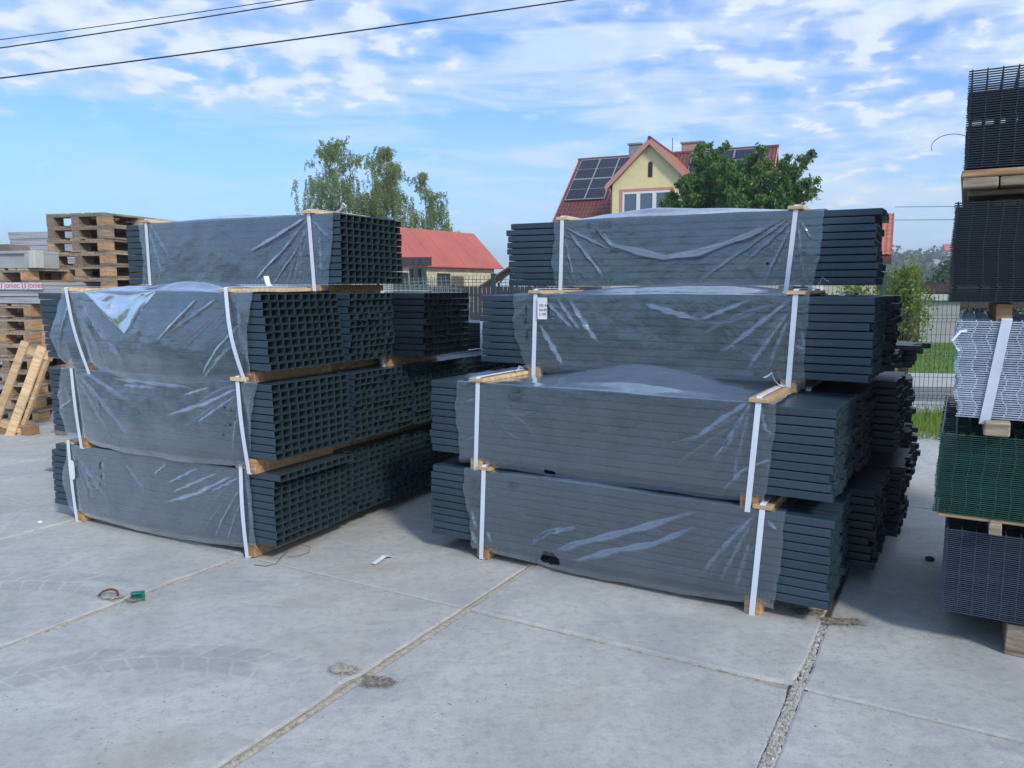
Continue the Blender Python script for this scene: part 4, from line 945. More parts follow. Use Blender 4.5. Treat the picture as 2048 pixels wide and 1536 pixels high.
def rock(label, x, y, s, seed, col=(0.05, 0.05, 0.055)):
    V = []; F = []; n = 10
    for j in range(7):
        ph = -math.pi/2+math.pi*j/6
        for i in range(n):
            a = 2*math.pi*i/n; r_ = math.cos(ph)*(1+.3*noise.noise(Vector((math.cos(a)*1.5+seed, math.sin(a)*1.5, ph))))
            V.append((r_*math.cos(a)*s, r_*math.sin(a)*s*.8, (math.sin(ph)+.75)*s*.5))
    F = [(j*n+i, j*n+(i+1) % n, (j+1)*n+(i+1) % n, (j+1)*n+i) for j in range(6) for i in range(n)]
    return tag(MB().add(V, F).build('stone', plain('dark_stone%d' % seed, col, .9), None, (x, y, 0)), label, 'stone')
rock('dark stone on the concrete beside the anthracite mesh stack', 2.274, 4.097, .026, 1)
rock('small white pebble on the concrete at the left edge', -2.98, 4.78, .016, 2, (.7, .7, .7))
rock('tiny dark stone on the concrete left of the mesh stacks', 2.03, 4.18, .010, 3)
def crumbs():
    mb = MB(); ico = [(0, 0, 1), (.9, 0, .2), (.28, .85, .2), (-.72, .52, .1), (-.72, -.52, .2), (.28, -.85, .1)]
    fc = [(0, 1, 2), (0, 2, 3), (0, 3, 4), (0, 4, 5), (0, 5, 1)]
    for i in range(620):
        x = rng.uniform(-3.4, 2.4); y = rng.uniform(1.6, 6) if rng.random() < .8 else rng.uniform(5, 8)
        if rng.random() < .45: c = rng.choice([-3.38, -1.95, -1.83, -.42]); x, y = slab_xy(c+rng.gauss(0, .07), rng.uniform(.5, 5))
        s = rng.uniform(.0012, .0042); a = rng.uniform(0, 6.3)
        mb.add([(x+(p[0]*math.cos(a)-p[1]*math.sin(a))*s, y+(p[0]*math.sin(a)+p[1]*math.cos(a))*s*.8, p[2]*s*.7+.001) for p in ico], fc)
    return tag(mb.build('ground_crumbs', plain('crumb_stone', (0.16, 0.15, 0.145), .9, 0, .5, 40)), kind='stuff')
crumbs()

# ------------------------------------------------------------------ mesh fence behind the yard
post_a = Vector((-.235, 9.95)); post_b = Vector((4.36, 9.22)); fdir = (post_b-post_a); span = fdir.length/2; fu = fdir.normalized()
frz = math.atan2(fu.y, fu.x)
def fence_panel_mesh(w, h=1.55):
    mb = MB(); r_ = .0026
    fold = {0.10: 1, 0.60: 1, 1.00: 1, 1.42: 1}
    zs = sorted([.02, .10, .14, .18, .35, .60, .64, .68, .85, 1.0, 1.04, 1.08, 1.25, 1.42, 1.46, 1.50])
    def yy(z):
        for f in (.14, .64, 1.04, 1.46):
            if abs(z-f) < .04: return -.03*(1-abs(z-f)/.04)
        return 0
    for z in zs: mb.tube([(.03, yy(z)-.003, z), (w-.03, yy(z)-.003, z)], .0034, 4)
    for k in range(int((w-.06)/.05)+1):
        x = .03+k*.05; mb.tube([(x, yy(z), z) for z in [0]+zs+[h]], .0031, 4, False)
    return mb.mesh('mesh_panel', FENCEM)
fpm = fence_panel_mesh(span-.06)
pbm = MB().box((-.03, -.02, 0), (.03, .02, 1.64), None, .003).box((-.033, -.023, 1.64), (.033, .023, 1.655), None, .002).mesh('post', FENCEM)
fence = empty('mesh_fence', (post_a.x, post_a.y, 0), frz, 'dark green welded mesh fence with square posts running behind the yard', 'fence')
for k in range(-4, 5):
    link('post', pbm, fence, (k*span, 0, 0)); link('mesh_panel', fpm, fence, (k*span+.03, 0, .08))

# green panels standing on edge and leaning, behind the left stack
def edge_panel_mesh():
    mb = MB()
    for z in (.03, .25, .45, .65, .85, 1.05, 1.25, 1.45): mb.tube([(0, 0, z), (1.9, 0, z)], .0028, 4)
    for k in range(38):
        x = .02+k*.05; mb.tube([(x, 0, 0), (x, 0, 1.40), (x, -.03, 1.44), (x, 0, 1.48), (x, 0, 1.5)], .003, 4, False)
    for z in (1.40, 1.44, 1.48): mb.tube([(0, -.03 if z == 1.44 else 0, z), (1.9, -.03 if z == 1.44 else 0, z)], .0028, 4)
    return mb.mesh('mesh_panel', plain('pale_green_wire', (0.15, 0.20, 0.20), .4))
epm = edge_panel_mesh()
for k in range(6):
    o = link('upright_mesh_fencing', epm, None, (-2.42-.02*k, 8.35+.07*k, .03)); o.rotation_euler = (R(-7+1.5*k), R(4-1.3*k), R(-4))
    tag(o, 'pale green mesh panel standing on edge in the row behind the left stack', 'mesh panel', 'pale green panels standing on edge behind the left stack')
rk = empty('steel_rack', (-1.95, 11.8, 0), R(-5), 'dark grey steel rack with a deep top rail standing before the red roofed barn', 'rack')
DG = plain('dark_grey_steel', (0.045, 0.045, 0.05), .5)
MB().box((-.6, 0, 1.80), (.75, .05, 1.93), None, .004).build('top_rail', DG, rk)
for x in (.48, .60): MB().box((x, -.02, 0), (x+.07, .05, 1.92), None, .004).build('post', DG, rk)
MB().box((-.6, 0, 0), (-.52, .05, 1.8), None, .004).build('post', DG, rk)
MB().box((.40, .06, 1.50), (.62, .08, 1.76)).build('plate', DG, rk)

# dark slatted fence far behind
sf = empty('slat_fence', (-4.2, 28, 0), R(-3), 'dark grey fence of upright slats far behind between the stacks', 'fence')
SL = plain('slat_grey', (0.018, 0.020, 0.026), .6); smb = MB()
for k in range(42): smb.box((k*.15, 0, .03), (k*.15+.138, .02, 1.53), None, .003)
smb.build('slats', SL, sf); MB().box((0, .022, .3), (6.3, .06, .36)).box((0, .022, 1.2), (6.3, .06, 1.26)).build('rail', SL, sf)
for k in range(4): MB().box((k*2.1-.04, .065, 0), (k*2.1+.04, .13, 1.58), None, .004).build('post', SL, sf)

# ------------------------------------------------------------------ buildings
STUC = plain('yellow_render', (0.78, 0.68, 0.37), .9, 0, .06, 3, .3)
PINK = plain('pink_trim', (0.52, 0.27, 0.22), .8, 0, .08, 4)
WHITE = plain('white_frame', (0.78, 0.79, 0.80), .4, 0, .03)
def m_glass():
    m, nt, b, o = new_mat('window_glass'); b.inputs['Base Color'].default_value = (0.06, 0.09, 0.13, 1); b.inputs['Roughness'].default_value = .06; b.inputs['Specular IOR Level'].default_value = 1.0; b.inputs['Coat Weight'].default_value = .6; return m
GLASS = m_glass()
TILE = plain('red_tile', (0.155, 0.043, 0.035), .42, 0, .22, 2.2, .1)
TILE2 = plain('orange_lit_tile', (0.42, 0.13, 0.085), .45, 0, .2, 2.2, .1)  # neighbour's roof, and sunlight painted on the bay's right slope
REDM = plain('red_metal', (0.45, 0.105, 0.075), .5, 0, .12, .7, .05)
def tiled_roof(a0, a1, run, rise, tile=(.19, .34), name='roof', mat=TILE, amp=.03, step=.03, clip=None):
    """slope rising along +y from z=0; x from a0 to a1"""
    sl = math.hypot(run, rise); nx = int((a1-a0)/(tile[0]/6)); V = []; rowsn = int(sl/tile[1])+1
    ux, uz = run/sl, rise/sl; nv = (-uz, ux); ss = []
    for k in range(rowsn):
        for t in (0.0, .5, .97): ss.append(((k+t)*tile[1], t))
    for s_, t in ss:
        s2 = min(s_, sl)
        for i in range(nx+1):
            x = a0+(a1-a0)*i/nx; h = amp*(.5+.5*math.sin(2*math.pi*x/tile[0]))+step*(1-t)
            V.append((x, ux*s2+nv[0]*h, uz*s2+nv[1]*h))
    F = [(j*(nx+1)+i, j*(nx+1)+i+1, (j+1)*(nx+1)+i+1, (j+1)*(nx+1)+i) for j in range(len(ss)-1) for i in range(nx)]
    if clip: F = [f for f in F if not clip(*[sum(V[i][k] for i in f)/4 for k in range(3)])]
    return np_mesh(name, V, F, mat)
def sash(mb, gb, x0, x1, z0, z1, y, n):
    w = (x1-x0)/n
    for k in range(n):
        a, b_ = x0+k*w, x0+(k+1)*w; t = .085
        mb.box((a+.004, y, z0), (a+t, y+.05, z1)).box((b_-t, y, z0), (b_-.004, y+.05, z1)).box((a+t, y, z0), (b_-t, y+.048, z0+t)).box((a+t, y, z1-t), (b_-t, y+.048, z1))
        gb.box((a+t, y+.025, z0+t), (b_-t, y+.035, z1-t))
H_rz = math.atan2(-.404, .914)
house = empty('house', (3.53, 42.0, 0), H_rz, 'yellow house with red tiled roof, pointed gable and solar panels', 'house')
# local: x along the ridge, y to the back, ridge at y=0
MB().box((.15, -4.2, 0), (9.75, 4.2, 4.15)).prism([(.15, 0), (.16, 0), (.16, 0)], 0, 0).build('wall', STUC, house)
gm = MB()
for x0, x1 in ((.15, .4), (9.5, 9.75)): gm.add([(x0, -4.2, 4.152), (x0, 4.2, 4.152), (x0, 0, 7.93), (x1, -4.2, 4.152), (x1, 4.2, 4.152), (x1, 0, 7.93)], [(0, 2, 1), (3, 4, 5), (0, 3, 5, 2), (1, 2, 5, 4), (0, 1, 4, 3)])
gm.build('gable_wall', STUC, house)
sl = .9; run = 4.7
bayc, bayhw, bayf, bayz = 5.04, 1.72, -5.0, 7.95
def clip_bay(x, y, z): # main slope cells hidden inside the bay
    yy_ = y-run; zz = z+8.09-run*sl
    return abs(x-bayc) < bayhw+.02 and zz < bayz-abs(x-bayc)*.98-.15
front = link('roof', tiled_roof(0, 9.9, run, run*sl, clip=clip_bay), house, (0, -run, 8.09-run*sl))
back = link('roof', tiled_roof(0, 9.9, run, run*sl), house, (9.9, run, 8.09-run*sl), (0, 0, math.pi))
MB().tube([(-.05, 0, 8.12), (9.95, 0, 8.12)], .10, 10).build('ridge_cap', TILE, house)
for x in (-.04, 9.9): MB().prism([(0, 0), (.04, 0), (.04, .18), (0, .18)], 0, 0).add([(x, -run, 8.0-run*sl), (x, 0, 8.02), (x, 0, 8.17), (x, -run, 8.15-run*sl), (x+.04, -run, 8.0-run*sl), (x+.04, 0, 8.02), (x+.04, 0, 8.17), (x+.04, -run, 8.15-run*sl)], [(0, 1, 2, 3), (7, 6, 5, 4), (0, 4, 5, 1), (2, 6, 7, 3), (0, 3, 7, 4)]).build('verge_board', PINK, house)
# the gabled bay
bx0, bx1 = bayc-bayhw, bayc+bayhw
wz = bayz-bayhw*.98-.12
MB().prism([(bx0, 0), (bx1, 0), (bx1, wz), (bayc, bayz-.12), (bx0, wz)], bayf, -.3).build('bay_wall', STUC, house)
for s_ in (-1, 1):
    ln = math.hypot(bayhw+.22, (bayhw+.22)*.98)
    me = tiled_roof(0, 5.1, bayhw+.22, (bayhw+.22)*.98, mat=TILE2 if s_ > 0 else TILE)  # right slope takes the brighter tile: sunlight painted into its colour
    if s_ > 0: o = link('bay_roof', me, house, (bayc+bayhw+.22, bayf-.25, bayz-(bayhw+.22)*.98), (0, 0, R(90)))
    else: o = link('bay_roof', me, house, (bayc-bayhw-.22, bayf-.25+5.1, bayz-(bayhw+.22)*.98), (0, 0, R(-90)))
    e = bayhw+.26
    vb = [(bayc, bayf-.29, bayz+.06), (bayc+s_*e, bayf-.29, bayz+.06-e*.98), (bayc+s_*e, bayf-.29, bayz-.20-e*.98), (bayc, bayf-.29, bayz-.22)]
    vb += [(x, y+.06, z) for x, y, z in vb]; f = [(0, 1, 2, 3), (7, 6, 5, 4), (0, 4, 5, 1), (2, 6, 7, 3), (1, 5, 6, 2), (0, 3, 7, 4)]
    MB().add(vb, f).build('barge_board', PINK, house)
MB().tube([(bayc, bayf-.3, bayz+.04), (bayc, -.1, bayz+.04)], .09, 8).build('ridge_cap', TILE, house)
MB().tube([(bx0-.22, bayf-.28, bayz-(bayhw+.22)*.98-.05), (bx0-.22, bayf+1.0, bayz-(bayhw+.22)*.98-.05)], .07, 8).tube([(bx0-.2, bayf+.1, bayz-2.0), (bx0-.06, bayf+.15, bayz-2.25), (bx0-.06, bayf+.15, bayz-4)], .05, 8).build('gutter', PINK, house)
wx0, wx1, wz0, wz1 = 3.80, 5.98, 4.45, 5.74
MB().box((wx0-.14, bayf-.02, wz0-.14), (wx0, bayf+.01, wz1+.14)).box((wx1, bayf-.02, wz0-.14), (wx1+.14, bayf+.01, wz1+.14)).box((wx0, bayf-.022, wz1), (wx1, bayf+.01, wz1+.14)).build('window_trim', PINK, house)
wm, gm_ = MB(), MB(); sash(wm, gm_, wx0, wx1, wz0, wz1, bayf-.03, 3); wn = wm.build('window', WHITE, house); gm_.build('pane', GLASS, wn)
arch = [(5.0+.10*math.cos(a)-.10, 0.34+.10*math.sin(a)) for a in [math.pi*k/8 for k in range(9)]]; arch = [(bayc-.10-.0, -.28), (bayc+.10, -.28)] + [(bayc+.10*math.cos(math.pi*k/8), .30+.10*math.sin(math.pi*k/8)) for k in range(9)]
MB().prism([(x, z+6.62) for x, z in arch], bayf-.012, bayf+.05).build('attic_window', plain('dark_opening', (0.03, 0.02, 0.018), .7), house)
def chimney(x, y, w, dd, z0, z1, mat):
    c = MB().box((x, y, z0), (x+w, y+dd, z1)).build('chimney', mat, house); MB().box((x-.06, y-.06, z1+.002), (x+w+.06, y+dd+.06, z1+.09), None, .01).build('cap', plain('cap_grey', (0.30, 0.27, 0.26), .8), c); return c
chimney(2.68, -.1, .62, .5, 7.6, 8.68, plain('grey_plaster', (0.26, 0.25, 0.25), .9))
c2 = chimney(5.30, .2, 1.05, .5, 7.6, 8.60, plain('pink_plaster', (0.45, 0.27, 0.26), .9))
MB().box((6.0, .185, 8.25), (6.14, .21, 8.4)).build('vent', DG, c2)
MB().tube([(4.75, .6, 7.4), (4.75, .6, 9.0)], .018, 5).build('antenna', DG, house)
def m_solar():
    m, nt, b, o = new_mat('solar_cells'); v = coords(nt)
    br = nt.nodes.new('ShaderNodeTexBrick'); br.offset = 0; br.inputs['Scale'].default_value = 1; br.inputs['Brick Width'].default_value = .166; br.inputs['Row Height'].default_value = .166
    br.inputs['Mortar Size'].default_value = .006; br.inputs['Color1'].default_value = (.008, .012, .03, 1); br.inputs['Color2'].default_value = (.012, .018, .04, 1); br.inputs['Mortar'].default_value = (.05, .06, .08, 1)
    nt.links.new(v, br.inputs['Vector']); nt.links.new(br.outputs['Color'], b.inputs['Base Color']); b.inputs['Roughness'].default_value = .15; return m
SOL = m_solar(); slope = math.atan(sl)
sp_f = MB().box((0, 0, 0), (1.0, .035, .05)).box((0, 1.665, 0), (1.0, 1.70, .05)).box((0, .035, 0), (.022, 1.665, .05)).box((.978, .035, 0), (1.0, 1.665, .05)).box((.022, .842, .0), (.978, .858, .045)).mesh('frame', plain('alu', (.42, .44, .46), .35, .3))
sp_c = MB().box((.022, .035, .01), (.978, .842, .04)).box((.022, .858, .01), (.978, 1.665, .04)).mesh('cells', SOL)
for k, (x, s_) in enumerate([(.22, .2), (1.24, .2), (2.26, .2), (.22, 1.92), (1.24, 1.92), (5.95, .2), (6.97, .2), (7.99, .2)]):
    dn = s_+1.7; p = (x, -dn*math.cos(slope)-.10*math.sin(slope), 8.09-dn*math.sin(slope)+.12*math.cos(slope))
    f_ = link('solar_panel', sp_f, house, p, (slope, 0, 0)); link('cells', sp_c, f_)

# neighbour at the right end
nb = empty('house', (10.35, 36.5, 0), H_rz-R(2), 'neighbouring cream house with red sheet roof right of the yellow one', 'house')
MB().box((0, -2.8, 0), (6.2, 2.8, 2.9)).build('wall', plain('cream_render', (0.60, 0.55, 0.42), .9), nb)
rm = MB().add([(-.2, -3.1, 2.7), (6.5, -3.1, 2.7), (6.5, 0, 4.55), (-.2, 0, 4.55), (6.5, 3.1, 2.7), (-.2, 3.1, 2.7), (-.2, -3.1, 2.58), (6.5, -3.1, 2.58), (6.5, 3.1, 2.58), (-.2, 3.1, 2.58)], [(0, 1, 2, 3), (3, 2, 4, 5), (0, 6, 7, 1), (4, 8, 9, 5), (1, 7, 8, 4, 2), (0, 3, 5, 9, 6), (6, 9, 8, 7)])
rf = link('roof', tiled_roof(-.2, 6.5, 3.1, 1.86, mat=TILE2), nb, (0, -3.1, 2.75)); rm.build('roof_deck', TILE, nb)

# red-roofed barn
bd = Vector((.597, .802)).normalized(); brz = math.atan2(bd.y, bd.x)
barn = empty('barn', (-2.42-bd.x*13, 50-bd.y*13, 0), brz, 'stone barn with a plain faded red roof between the two stacks', 'barn')
def m_stone():
    m, nt, b, o = new_mat('barn_stone'); v = coords(nt, 'Object', (1, 1, 1)); 
    mp = nt.nodes.new('ShaderNodeMapping'); mp.inputs['Rotation'].default_value = (R(90), 0, 0); nt.links.new(v, mp.inputs[0])
    br = nt.nodes.new('ShaderNodeTexBrick'); br.inputs['Scale'].default_value = 1; br.inputs['Brick Width'].default_value = .42; br.inputs['Row Height'].default_value = .2; br.inputs['Mortar Size'].default_value = .012
    br.inputs['Color1'].default_value = (.72, .66, .52, 1); br.inputs['Color2'].default_value = (.55, .51, .42, 1); br.inputs['Mortar'].default_value = (.24, .22, .19, 1)
    nt.links.new(mp.outputs[0], br.inputs['Vector']); nt.links.new(br.outputs['Color'], b.inputs['Base Color']); b.inputs['Roughness'].default_value = .9; return m
BS = m_stone()
MB().box((.3, -2.1, 0), (12.4, 2.1, 2.72)).add([(12.2, -2.1, 2.722), (12.2, 2.1, 2.722), (12.2, 0, 4.7), (12.4, -2.1, 2.722), (12.4, 2.1, 2.722), (12.4, 0, 4.7)], [(0, 2, 1), (3, 4, 5), (0, 3, 5, 2), (1, 2, 5, 4), (0, 1, 4, 3)]).build('wall', BS, barn)
def seam_roof(L_, run_, z0, z1, th_=.05):
    mb = MB()
    for s_ in (-1, 1):
        mb.add([(0, s_*run_, z0), (L_, s_*run_, z0), (L_, s_*.002, z1), (0, s_*.002, z1), (0, s_*run_, z0-th_), (L_, s_*run_, z0-th_), (L_, s_*.002, z1-th_), (0, s_*.002, z1-th_)], [(0, 1, 2, 3), (7, 6, 5, 4), (0, 4, 5, 1), (1, 5, 6, 2), (3, 7, 4, 0)])
        n = int(L_/1.1)
        for k in range(1, n):
            x = L_*k/n; mb.add([(x-.012, s_*run_, z0+.002), (x+.012, s_*run_, z0+.002), (x+.012, s_*.01, z1), (x-.012, s_*.01, z1), (x, s_*run_, z0+.016), (x, s_*.01, z1+.014)], [(0, 1, 4), (0, 4, 5, 3), (1, 2, 5, 4)])
    return mb
seam_roof(13, 2.4, 2.67, 4.88).build('roof', REDM, barn)
MB().box((7.2, -2.13, 1.6), (8.3, -2.102, 2.3)).build('window', plain('barn_dark', (0.02, 0.02, 0.022), .5), barn)
MB().box((8.4, -2.13, .0), (9.5, -2.102, 2.15)).build('door', plain('old_door', (0.13, 0.11, 0.10), .8), barn)
MB().box((3.8, -2.13, 1.2), (4.9, -2.102, 2.3)).build('window', plain('barn_dark', (0.02, 0.02, 0.022), .5), barn)
# little brown shed
shd = empty('shed', (-.75, 31, 0), R(-14), 'small brown timber shed roof between the barn and the right stack', 'shed')
SW = wood('shed_wood', (0.10, 0.05, 0.04), (0.16, 0.09, 0.07), .8)
for x in (.1, 1.3, 2.5): MB().box((x, -.9, 0), (x+.12, -.8, 1.75)).box((x, .8, 0), (x+.12, .9, 1.75)).build('post', SW, shd)
MB().box((0, .92, 0), (2.7, .96, 1.4)).build('wall', SW, shd)
mbs = MB()
mbs.prism([(-.55, 1.55), (1.35, 2.32), (3.25, 1.55), (3.25, 1.63), (1.35, 2.40), (-.55, 1.63)], -1.2, 1.2).build('roof', plain('brown_roof', (0.10, 0.065, 0.055), .7), shd)
for x0, z0, x1, z1 in ((.1, 1.75, 1.35, 2.25), (2.6, 1.75, 1.35, 2.25), (.7, 1.75, 1.35, 2.2), (2.0, 1.75, 1.35, 2.2)): MB().tube([(x0, -.95, z0), (x1, -.95, z1)], .04, 5).build('brace', SW, shd)

shd.scale = (.62, .62, .96)
# gate wall seen at the right through the fence
gt = empty('gate_wall', (10.95, 21.2, 0), R(-24), 'pale concrete gate wall with a flat cap and brown door behind the lawn', 'gate wall')
PC = plain('pale_wall', (0.40, 0.40, 0.39), .9, 0, .1, 2, .2)
MB().box((.10, 0, 0), (1.02, .5, 1.12), None, .005).build('wall', PC, gt)
MB().box((-.32, -.10, 1.125), (1.25, .65, 1.30), None, .01).build('cap', plain('cap_pale', (0.52, 0.52, 0.51), .85), gt)
BR = plain('brown_board', (0.075, 0.04, 0.035), .7)
MB().box((-.85, .02, .04), (.095, .06, 1.10)).build('door', BR, gt); MB().box((-.12, .0, .02), (-.06, .018, 1.08)).build('door_post', DG, gt)
sfn = empty('board_fence', (12.2, 23.3, 0), R(-24), 'brown board fence with round holes rising behind the gate wall', 'fence'); mm = MB()
for k in range(26): mm.box((k*.30-1.2, 0, .9), (k*.30-.92, .03, 1.28)); mm.box((k*.30-1.2, 0, 1.36), (k*.30-.92, .03, 1.62))
mm.build('boards', BR, sfn); MB().box((-1.2, .035, .9), (6.6, .05, .96)).box((-1.2, .035, 1.50), (6.6, .05, 1.56)).build('rail', BR, sfn)
for k in range(6): MB().box((k*1.4-1.2, .052, 0), (k*1.4-1.12, .12, 1.62)).build('post', BR, sfn)
wp = empty('gate_pillar', (4.65, 12.9, 0), 0, 'pale grey gate pillars glimpsed between the upper two right bundles', 'pillar')
for x in (0, .28): MB().box((x, 0, 0), (x+.2, .2, 1.52), None, .01).build('shaft', plain('pillar_pale', (0.50, 0.54, 0.58), .6), wp)

# ------------------------------------------------------------------ trees and shrubs
BARKB = plain('birch_bark', (0.55, 0.53, 0.50), .8, 0, .4, 5); BARK = plain('brown_bark', (0.09, 0.07, 0.055), .9, 0, .3, 6)
BIRCH = m_leaf('birch_leaf', [(0.13, 0.24, 0.09), (0.19, 0.32, 0.11), (0.28, 0.38, 0.13), (0.38, 0.38, 0.14)], .5, .55)
CHERRY = m_leaf('cherry_leaf', [(0.055, 0.125, 0.04), (0.09, 0.19, 0.05), (0.15, 0.27, 0.07)], .42, .38)
SHRUB = m_leaf('shrub_leaf', [(0.10, 0.17, 0.025), (0.17, 0.26, 0.035), (0.28, 0.34, 0.06)], .5, .45)
HEDGE = m_leaf('hedge_leaf', [(0.04, 0.075, 0.02), (0.075, 0.12, 0.03), (0.15, 0.16, 0.05)], .5, .35)
FAR = m_leaf('far_leaf', [(0.035, 0.07, 0.028), (0.055, 0.10, 0.035), (0.085, 0.125, 0.045)], .6, .2)
def birch(label, x, y, h, rad, seed, dens=1.0, z_lo=.30, lean_=0.0):
    rs = np.random.RandomState(seed); root = empty('birch_tree', (x, y, 0), 0, label, 'birch tree', 'birches behind the barn')
    tr_ = MB(); pts = [(lean_*t*t*h*.1+.12*math.sin(t*5+seed), .1*math.cos(t*4), h*t*.97) for t in np.linspace(0, 1, 12)]
    tr_.tube(pts, [.08*(1-t*.93) for t in np.linspace(0, 1, 12)], 7)
    P = []
    for k in range(int(64*dens)):
        t = rs.uniform(z_lo, .99); hh = h*t; prof = math.sin(min(1, (1-t)/(1-z_lo)*1.15)**.75*math.pi*.58)
        a = rs.uniform(0, 6.28); ln_ = rad*prof*rs.uniform(.55, 1.08)+.12
        bx_, by_ = lean_*t*t*h*.1, 0; up = rs.uniform(.35, .9)
        bp_ = []
        for q in np.linspace(0, 1, 6): bp_.append((bx_+math.cos(a)*ln_*q, by_+math.sin(a)*ln_*q, hh-.5+up*ln_*q-.35*ln_*q*q))
        tr_.tube(bp_, [.028*(1-q*.85) for q in np.linspace(0, 1, 6)], 4)
        # drooping strands
        for s_ in range(int(9+rs.rand()*7)):
            q = rs.uniform(.25, 1.03); ox, oy = rs.normal(0, .16, 2); sx_, sy_, sz = bx_+math.cos(a)*ln_*q+ox, math.sin(a)*ln_*q+oy, hh-.5+up*ln_*q-.35*ln_*q*q+rs.normal(0, .12)
            L_ = rs.uniform(.35, 1.7)*(1.0 if t < .8 else .35)
            n = int(60*L_+8); tt = rs.uniform(0, 1, n); dr = rs.normal(0, .12, 2)
            P.append(np.stack([sx_+dr[0]*tt+rs.normal(0, .05, n), sy_+dr[1]*tt+rs.normal(0, .05, n), sz-L_*tt], 1))
    P = np.concatenate(P)
    tr_.build('trunk', BARKB, root); link('crown', leaves(P, .095, BIRCH, 'crown', .9, 1.7), root); return root
birch('left birch behind the barn, slender with yellowing lower leaves', -11.4, 52, 11.6, 3.2, 3, 1.25, .33)
birch('middle birch behind the barn, densest and darkest of the three', -8.3, 52, 11.2, 2.3, 9, 1.55, .25)
birch('right birch behind the barn, lowest and thinnest', -5.6, 51, 9.2, 1.9, 5, .6, .25)
def cherry(label, x, y, seed=4):
    rs = np.random.RandomState(seed); root = empty('cherry_tree', (x, y, 0), 0, label, 'tree'); tb = MB()
    tb.tube([(0, 0, 0), (.05, 0, 1.0), (0, .05, 2.0), (-.1, 0, 2.8)], [.16, .13, .11, .08], 8)
    P = []
    # limbs run out to the tips of an uneven crown
    tips = [(-1.0, 6.1), (-.7, 5.6), (-.25, 5.6), (.2, 5.45), (.7, 5.6), (1.25, 5.35), (1.7, 5.1), (2.55, 5.5), (2.35, 4.8), (2.75, 4.6), (2.2, 4.1), (1.7, 3.8), (-1.6, 4.75), (-1.9, 4.3), (-2.3, 4.0), (-2.15, 3.5), (-1.9, 3.0), (-1.3, 5.0), (0, 4.8), (.6, 4.7), (1.1, 4.5), (-.6, 4.6), (-1.1, 3.9), (0, 3.9), (.9, 3.7), (-.6, 3.2), (.3, 3.1), (1.2, 3.0), (-1.4, 2.9), (1.8, 3.2), (2.35, 3.6), (-1.7, 3.6), (-.2, 5.1), (.5, 4.2), (1.5, 4.2), (-.9, 5.1), (1.0, 5.0), (-.3, 4.3), (1.4, 3.5), (-1.0, 3.4), (.1, 2.6)]
    for k in range(len(tips)*3):
        tx, tz = tips[k % len(tips)]; ty = rs.uniform(-1.6, 1.6)*(1 if k >= len(tips) else .6)*(1-.2*abs(tx)/2.5)
        tip = np.array([tx*.97+rs.normal(0, .08), ty, tz*1.04+rs.normal(0, .08)]); st = np.array([-.05, 0, 2.2+rs.uniform(-.3, .6)])
        bend = rs.normal(0, .15, 3); pts = [tuple(st*(1-q)+tip*q+bend*math.sin(q*math.pi)) for q in np.linspace(0, 1, 7)]
        tb.tube(pts, [.05*(1-q*.88) for q in np.linspace(0, 1, 7)], 5)
        for s_ in range(15):
            q = rs.uniform(.25, 1.0)**.6; c_ = st*(1-q)+tip*q+bend*math.sin(q*math.pi)
            dv = rs.normal(0, 1, 3); dv[2] = abs(dv[2])*.6; dv /= np.linalg.norm(dv); ln_ = rs.uniform(.15, .50)*(.6 if q > .85 else 1)
            n = int(64); tt = rs.uniform(0, 1, n)
            P.append(c_+dv*ln_*tt[:, None]+rs.normal(0, .055, (n, 3))-np.array([0, 0, .12])*tt[:, None]**2)
    tb.build('trunk', BARK, root); link('crown', leaves(np.concatenate(P), .15, CHERRY, 'crown', .8, 2.6), root); return root
cherry('dark green leafy cherry tree hiding the right half of the yellow house', 7.2, 26)
def shrub(label, x, y, h, rx, mat, seed, n, size, name='shrub', z0=.1, group=None, ry=None):
    rs = np.random.RandomState(seed); root = empty(name, (x, y, 0), 0, label, 'shrub', group); tb = MB(); P = []
    ry = ry or rx
    for k in range(n):
        a = rs.uniform(0, 6.28); r_ = math.sqrt(rs.rand()); zz = z0+(h-z0)*rs.uniform(.1, 1)**.8; pf = math.sin(min(1, (zz-z0)/(h-z0)*.85+.18)*math.pi)**.6
        tip = (math.cos(a)*rx*r_*pf, math.sin(a)*ry*r_*pf, zz)
        if k % 3 == 0: tb.tube([(rs.normal(0, .03), rs.normal(0, .03), 0), (tip[0]*.4, tip[1]*.4, zz*.6), tip], [.012, .008, .003], 4)
        m = 16; P.append(np.array(tip)+rs.normal(0, .09*max(1, rx*.5), (m, 3)))
    tb.build('stem', BARK, root); link('crown', leaves(np.concatenate(P), size, mat, 'crown', .5, 1.8), root); return root
shrub('yellow green young tree just behind the mesh fence', 6.0, 11.9, 1.72, .34, SHRUB, 7, 150, .062, 'young_tree', .55)
shrub('low yellow green shrub behind the fence post', 5.15, 11.8, 1.45, .62, SHRUB, 8, 120, .06, 'shrub', .2)
shrub('small yellow green sapling beside the neighbouring house', 8.1, 17, 1.75, .35, SHRUB, 18, 60, .07, 'young_tree', .6)
for k, (x, y, h, rx) in enumerate(((12.4, 25, 1.9, 1.0), (14.2, 24, 2.1, 1.2), (16.2, 23, 2.0, 1.3), (18.6, 22, 2.2, 1.4))):
    shrub('%s hedge bush behind the lawn, seen between the mesh stacks' % ('leftmost', 'second', 'third', 'rightmost')[k], x, y, h, rx, HEDGE, 20+k, 220, .12, 'hedge_bush', .05, 'hedge bushes behind the lawn')
